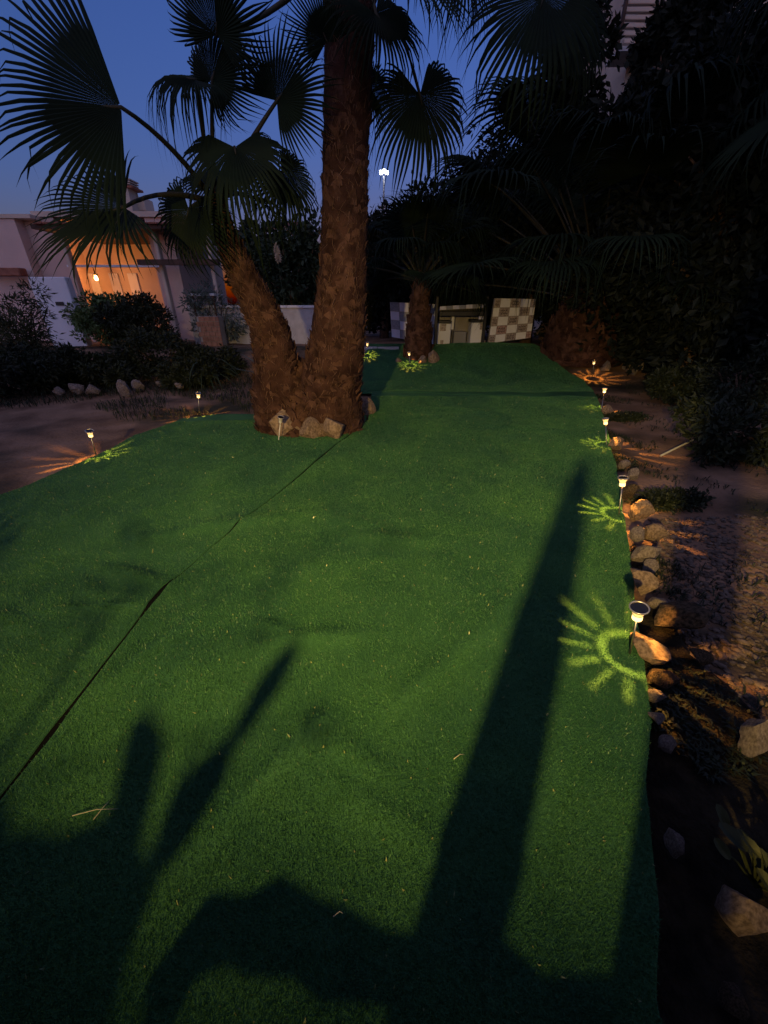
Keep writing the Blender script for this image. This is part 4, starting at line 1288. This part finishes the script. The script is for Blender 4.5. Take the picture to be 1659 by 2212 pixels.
# round-leaved plant at the right
g = G(1640, 1905)
rl = thing('succulent', 'round-leaved plant with pale lit leaves above the ochre rock', 'plant', g)
r = random.Random(4)
leafm = []
for k in range(30):
    a = r.uniform(0, 6.28); L = r.uniform(.03, .05); rr = r.uniform(.02, .16); z = r.uniform(.04, .16)
    c = Vector((math.cos(a) * rr, math.sin(a) * rr, z))
    n1 = Vector((r.gauss(0, .5), r.gauss(0, .5) - .3, 1)).normalized()
    u = n1.cross(Vector((1, .3, 0))).normalized(); v_2 = n1.cross(u)
    vs = [c + (u * math.cos(t) * L * .8 + v_2 * math.sin(t) * L * .45) - n1 * .004 * math.cos(2 * t) for t in [i * 2 * math.pi / 10 for i in range(10)]]
    me = bpy.data.meshes.new('leaf'); me.from_pydata([tuple(x) for x in vs] + [tuple(c - n1 * .006)], [], [(i, (i + 1) % 10, 10) for i in range(10)]); me.update()
    ob('leaf', me, 'weed', rl)
    MBs = MB().tube([(0, 0, -.03), (c * .6), c - n1 * .006], [.004, .003, .002], 5)
    ob('stem', MBs.mesh('stem'), 'weed', rl)

# ------------------------------------------------------------------ the floodlight behind the viewer and the unseen shadow casters added before it
LX, LY, LZ = -1.1, -2.0, 2.05
fl = thing('lamp_post', 'lit floodlight on a black garden post behind the lawn', 'lamp post', (LX, LY, 0))
ob('post', MB().tube([(0, -.12, -.1), (0, -.12, .3), (0, -.12, LZ + .05)], [.05, .035, .03], 10).mesh('post', True), 'black', fl)
ob('housing', MB().box((-.12, -.10, LZ - .09), (.12, -.03, LZ + .09)).mesh('housing', bevel=.01), 'black', fl)
ob('lamp_glass', MB().box((-.10, -.029, LZ - .07), (.10, -.022, LZ + .07)).mesh('lamp_glass'), 'flood_glass', fl)
ob('visor', MB().box((-.12, -.10, LZ + .092), (.12, .06, LZ + .10)).mesh('visor'), 'black', fl)
FL = bpy.data.lights.new('flood_beam', 'SPOT'); FL.energy = 178; FL.color = (1.0, .66, .20); FL.shadow_soft_size = .036
FL.spot_size = rad(56); FL.spot_blend = 1.0
flo = bpy.data.objects.new('flood_beam', FL); COL.objects.link(flo); flo.location = (0, .03, LZ); flo.parent = fl
flo.rotation_euler = (rad(90 - 15.5), 0, -math.atan2(1.5, 6.5)); flo.scale = (1.85, 1, 1)

def on_line(px, py, yc):
    """where the lamp's ray to a shadow point on the lawn crosses the plane y = yc"""
    s = G(px, py); t = (yc - LY) / (s.y - LY)
    return Vector((LX + (s.x - LX) * t, yc, LZ * (1 - t)))

# unseen timber posts added to cast the column shadows on the lawn
def post(px_l, py_l, px_r, py_r, yc, h, name, label, cat):
    a, b = on_line(px_l, py_l, yc), on_line(px_r, py_r, yc)
    c, w_ = (a.x + b.x) / 2, (b.x - a.x) / 2 * .92
    t = thing(name, label, cat, (c, yc, 0))
    ob('shaft', MB().lathe([(w_ * 1.04, -.2), (w_, .2), (w_ * .97, h * .55), (w_ * .8, h * .75), (w_ * .5, h * .93), (w_ * .2, h)], 18).mesh('shaft', True), 'wood', t)
    ob('band', MB().lathe([(w_ * 1.05, h * .5), (w_ * 1.05, h * .5 + .02)], 18).mesh('band'), 'black', t)
    return t
post(1010, 1600, 1180, 1600, -.38, 1.5, 'shadow_post', 'shorter tapered timber post between awning and lawn', 'post')
post(1400, 1560, 1560, 1620, -.30, 2.5, 'shadow_post', 'tall timber post at the turf corner by the dark bed', 'post')

# unseen cactus, pads and fingers shaped to cast the left lawn shadows
cy_ = -.55
cb = on_line(120, 1950, cy_)
cac = thing('shadow_cactus', 'prickly pear cactus with upright finger and stacked pads behind the lawn', 'cactus', (cb.x, cy_, 0))
CBv = cac.location
def pad(pts, name='pad', thick=.05):
    """pad drawn by its outline in the plane of the plant, swollen in the middle"""
    P3 = [on_line(x, y, cy_) - CBv for x, y in pts]
    c = sum(P3, Vector()) / len(P3)
    vs = [tuple(p) for p in P3]
    m = len(P3)
    vs += [tuple(c + (p - c) * .6 + Vector((0, -thick * .5, 0))) for p in P3] + [tuple(c + (p - c) * .6 + Vector((0, thick * .5, 0))) for p in P3]
    fs = [tuple(range(m, 2 * m))[::-1], tuple(range(2 * m, 3 * m))]
    for i in range(m):
        j = (i + 1) % m
        fs += [(i, m + i, m + j, j), (i, j, 2 * m + j, 2 * m + i)]
    ob(name, MB().add(vs, fs).mesh(name, True), 'cactus', cac)
pad([(225, 1820), (255, 1700), (285, 1590), (305, 1535), (335, 1512), (365, 1518), (378, 1555), (360, 1640), (335, 1730), (310, 1830)])
pad([(330, 1850), (390, 1700), (440, 1620), (500, 1575), (520, 1590), (500, 1660), (430, 1780), (370, 1860)])
pad([(500, 1590), (525, 1535), (555, 1470), (590, 1420), (640, 1365), (662, 1345), (650, 1400), (615, 1470), (570, 1530), (525, 1590)])
pad([(345, 1800), (380, 1700), (420, 1610), (445, 1560), (440, 1590), (405, 1680), (365, 1790)], 'spike', .02)
pad([(0, 1720), (30, 1690), (45, 1760), (40, 1860), (-10, 1860)])
pad([(-60, 1800), (60, 1830), (170, 1790), (260, 1810), (330, 1830), (360, 1880), (300, 2030), (250, 2212), (-60, 2212)], 'trunk_pad', .12)
ob('trunk', MB().tube([(0, 0, -.1), (0, 0, .3), (.0, 0, .9)], [.08, .07, .05], 12).mesh('trunk', True), 'cactus', cac)
# unseen log added to cast the band shadow over the near turf
ly = -.18
lg = [on_line(x, y, ly) for x, y in [(395, 2010), (490, 1905), (560, 1895), (620, 1885), (700, 1915), (760, 1950), (850, 1975), (930, 1998), (1020, 2015), (1100, 2030), (1180, 2095), (1345, 2118), (1480, 2118), (1600, 2090)]]
logo = thing('shadow_log', 'gnarled log rail across the lawn end before the awning', 'log', (0, ly, 0))
ob('log', MB().tube([Vector((p.x, 0, p.z - .055)) for p in lg], [.02, .045, .034, .05, .04, .046, .036, .04, .034, .045, .04, .05, .055, .05], 10).mesh('log', True), 'wood', logo)
for k in (1, 12):
    ob('support', MB().tube([(lg[k].x, .0, -.1), (lg[k].x, 0, lg[k].z - .09)], .03, 8).mesh('support'), 'wood', logo)
# unseen clipped bush added to shade the far left corner of the lawn
shrub('shade_bush', 'upright clipped bush between lamp post and lawn corner', 'bush', (-2.08, -.2, -.02), (.33, .26, .74), 5200, .06, 'bush', 201)
# unseen leafy plant added to cast the small dark patches on the lawn
sy_ = -.62
sap = thing('shadow_plant', 'slender potted rubber plant with broad leaves under the awning', 'plant', (-1.25, sy_, 0))
SBv = sap.location
ob('pot', MB().lathe([(.10, 0), (.13, .04), (.16, .28), (.17, .30), (.15, .30), (.14, .24)], 18, cap=False).mesh('pot', True), 'brick', sap)
ob('stem', MB().tube([(0, 0, .0), (.02, 0, .5), (-.01, 0, 1.0), (0, 0, 1.35)], [.012, .010, .008, .005], 8).mesh('stem', True), 'wood', sap)
def shade_leaf(pts):
    P3 = [on_line(x, y, sy_) - SBv for x, y in pts]
    c = sum(P3, Vector()) / len(P3)
    m_ = len(P3)
    vs = [tuple(p) for p in P3] + [tuple(c + Vector((0, -.02, .0)))]
    lf = ob('leaf', MB().add(vs, [(i, (i + 1) % m_, m_) for i in range(m_)]).mesh('leaf', True), 'hedge', sap)
    zb = max(.35, min(1.3, c.z - .08))
    st_ = MB().tube([(0, 0, zb), (c.x * .5, 0, (zb + c.z) / 2 + .02), tuple(c)], [.004, .003, .002], 5)
    ob('leaf_stalk', st_.mesh('leaf_stalk'), 'petiole', sap)
for pts in [[(205, 1218), (290, 1226), (350, 1240), (372, 1266), (330, 1264), (280, 1252), (225, 1238)],
            [(160, 1235), (190, 1238), (218, 1262), (248, 1292), (212, 1288), (182, 1264)],
            [(278, 1105), (305, 1115), (316, 1145), (328, 1178), (298, 1172), (283, 1140)],
            [(125, 1318), (200, 1306), (265, 1302), (230, 1320), (160, 1328)],
            [(-10, 1305), (35, 1322), (64, 1345), (20, 1354), (-30, 1348)],
            [(540, 1352), (580, 1336), (608, 1344), (590, 1364), (560, 1362)],
            [(690, 1500), (702, 1540), (748, 1552), (715, 1580), (678, 1570), (668, 1520)],
            [(570, 1225), (600, 1240), (612, 1275), (590, 1270)], [(790, 1150), (850, 1140), (900, 1150), (850, 1166)]]:
    shade_leaf(pts)

# dry straws fallen on the turf
for k, (a_, b_, lab) in enumerate([((160, 1768), (258, 1752), 'pale dry straw lying on the turf near the seam'), ((205, 1775), (240, 1735), 'short dry straw crossing a longer one on the turf'),
                                   ((720, 1985), (742, 1978), 'tiny pale straw bit on the turf by the log shadow'), ((980, 1640), (1003, 1630), 'tiny curled dry leaf bit in the middle of the turf')]):
    p, q = G(*a_), G(*b_)
    p.z = turf_z(p.x, p.y) + .012; q.z = turf_z(q.x, q.y) + .013
    d_ = q - p
    st = ob('dry_straw', MB().tube([(0, 0, 0), d_ * .5 + Vector((.004, .006, .006)), d_], [.0016, .0013, .0008], 5).mesh('dry_straw', True), 'straw', loc=p)
    tag(st, lab, 'straw', 'dry straws on the turf')

# unseen roof and wall added behind the viewer to darken the near turf
aw = thing('awning', 'flat timber awning with cream back wall over the terrace', 'awning', (-1.4, -1.6, 0))
for k in range(20):
    boxpart('plank', (-3.4 + k * .34 + .008, -1.9, 2.66), (-3.4 + (k + 1) * .34 - .008, 1.95, 2.69), 'dark_wood', aw)
for yy in (-1.7, 0.0, 1.8):
    boxpart('joist', (-3.45, yy - .04, 2.54), (3.45, yy + .04, 2.656), 'dark_wood', aw)
for xx in (-3.3, 3.3):
    boxpart('back_post', (xx - .06, -1.8, -.1), (xx + .06, -1.68, 2.536), 'dark_wood', aw)
boxpart('back_wall', (-3.6, -2.1, -.2), (3.6, -1.95, 2.65), 'wall_cream', aw)
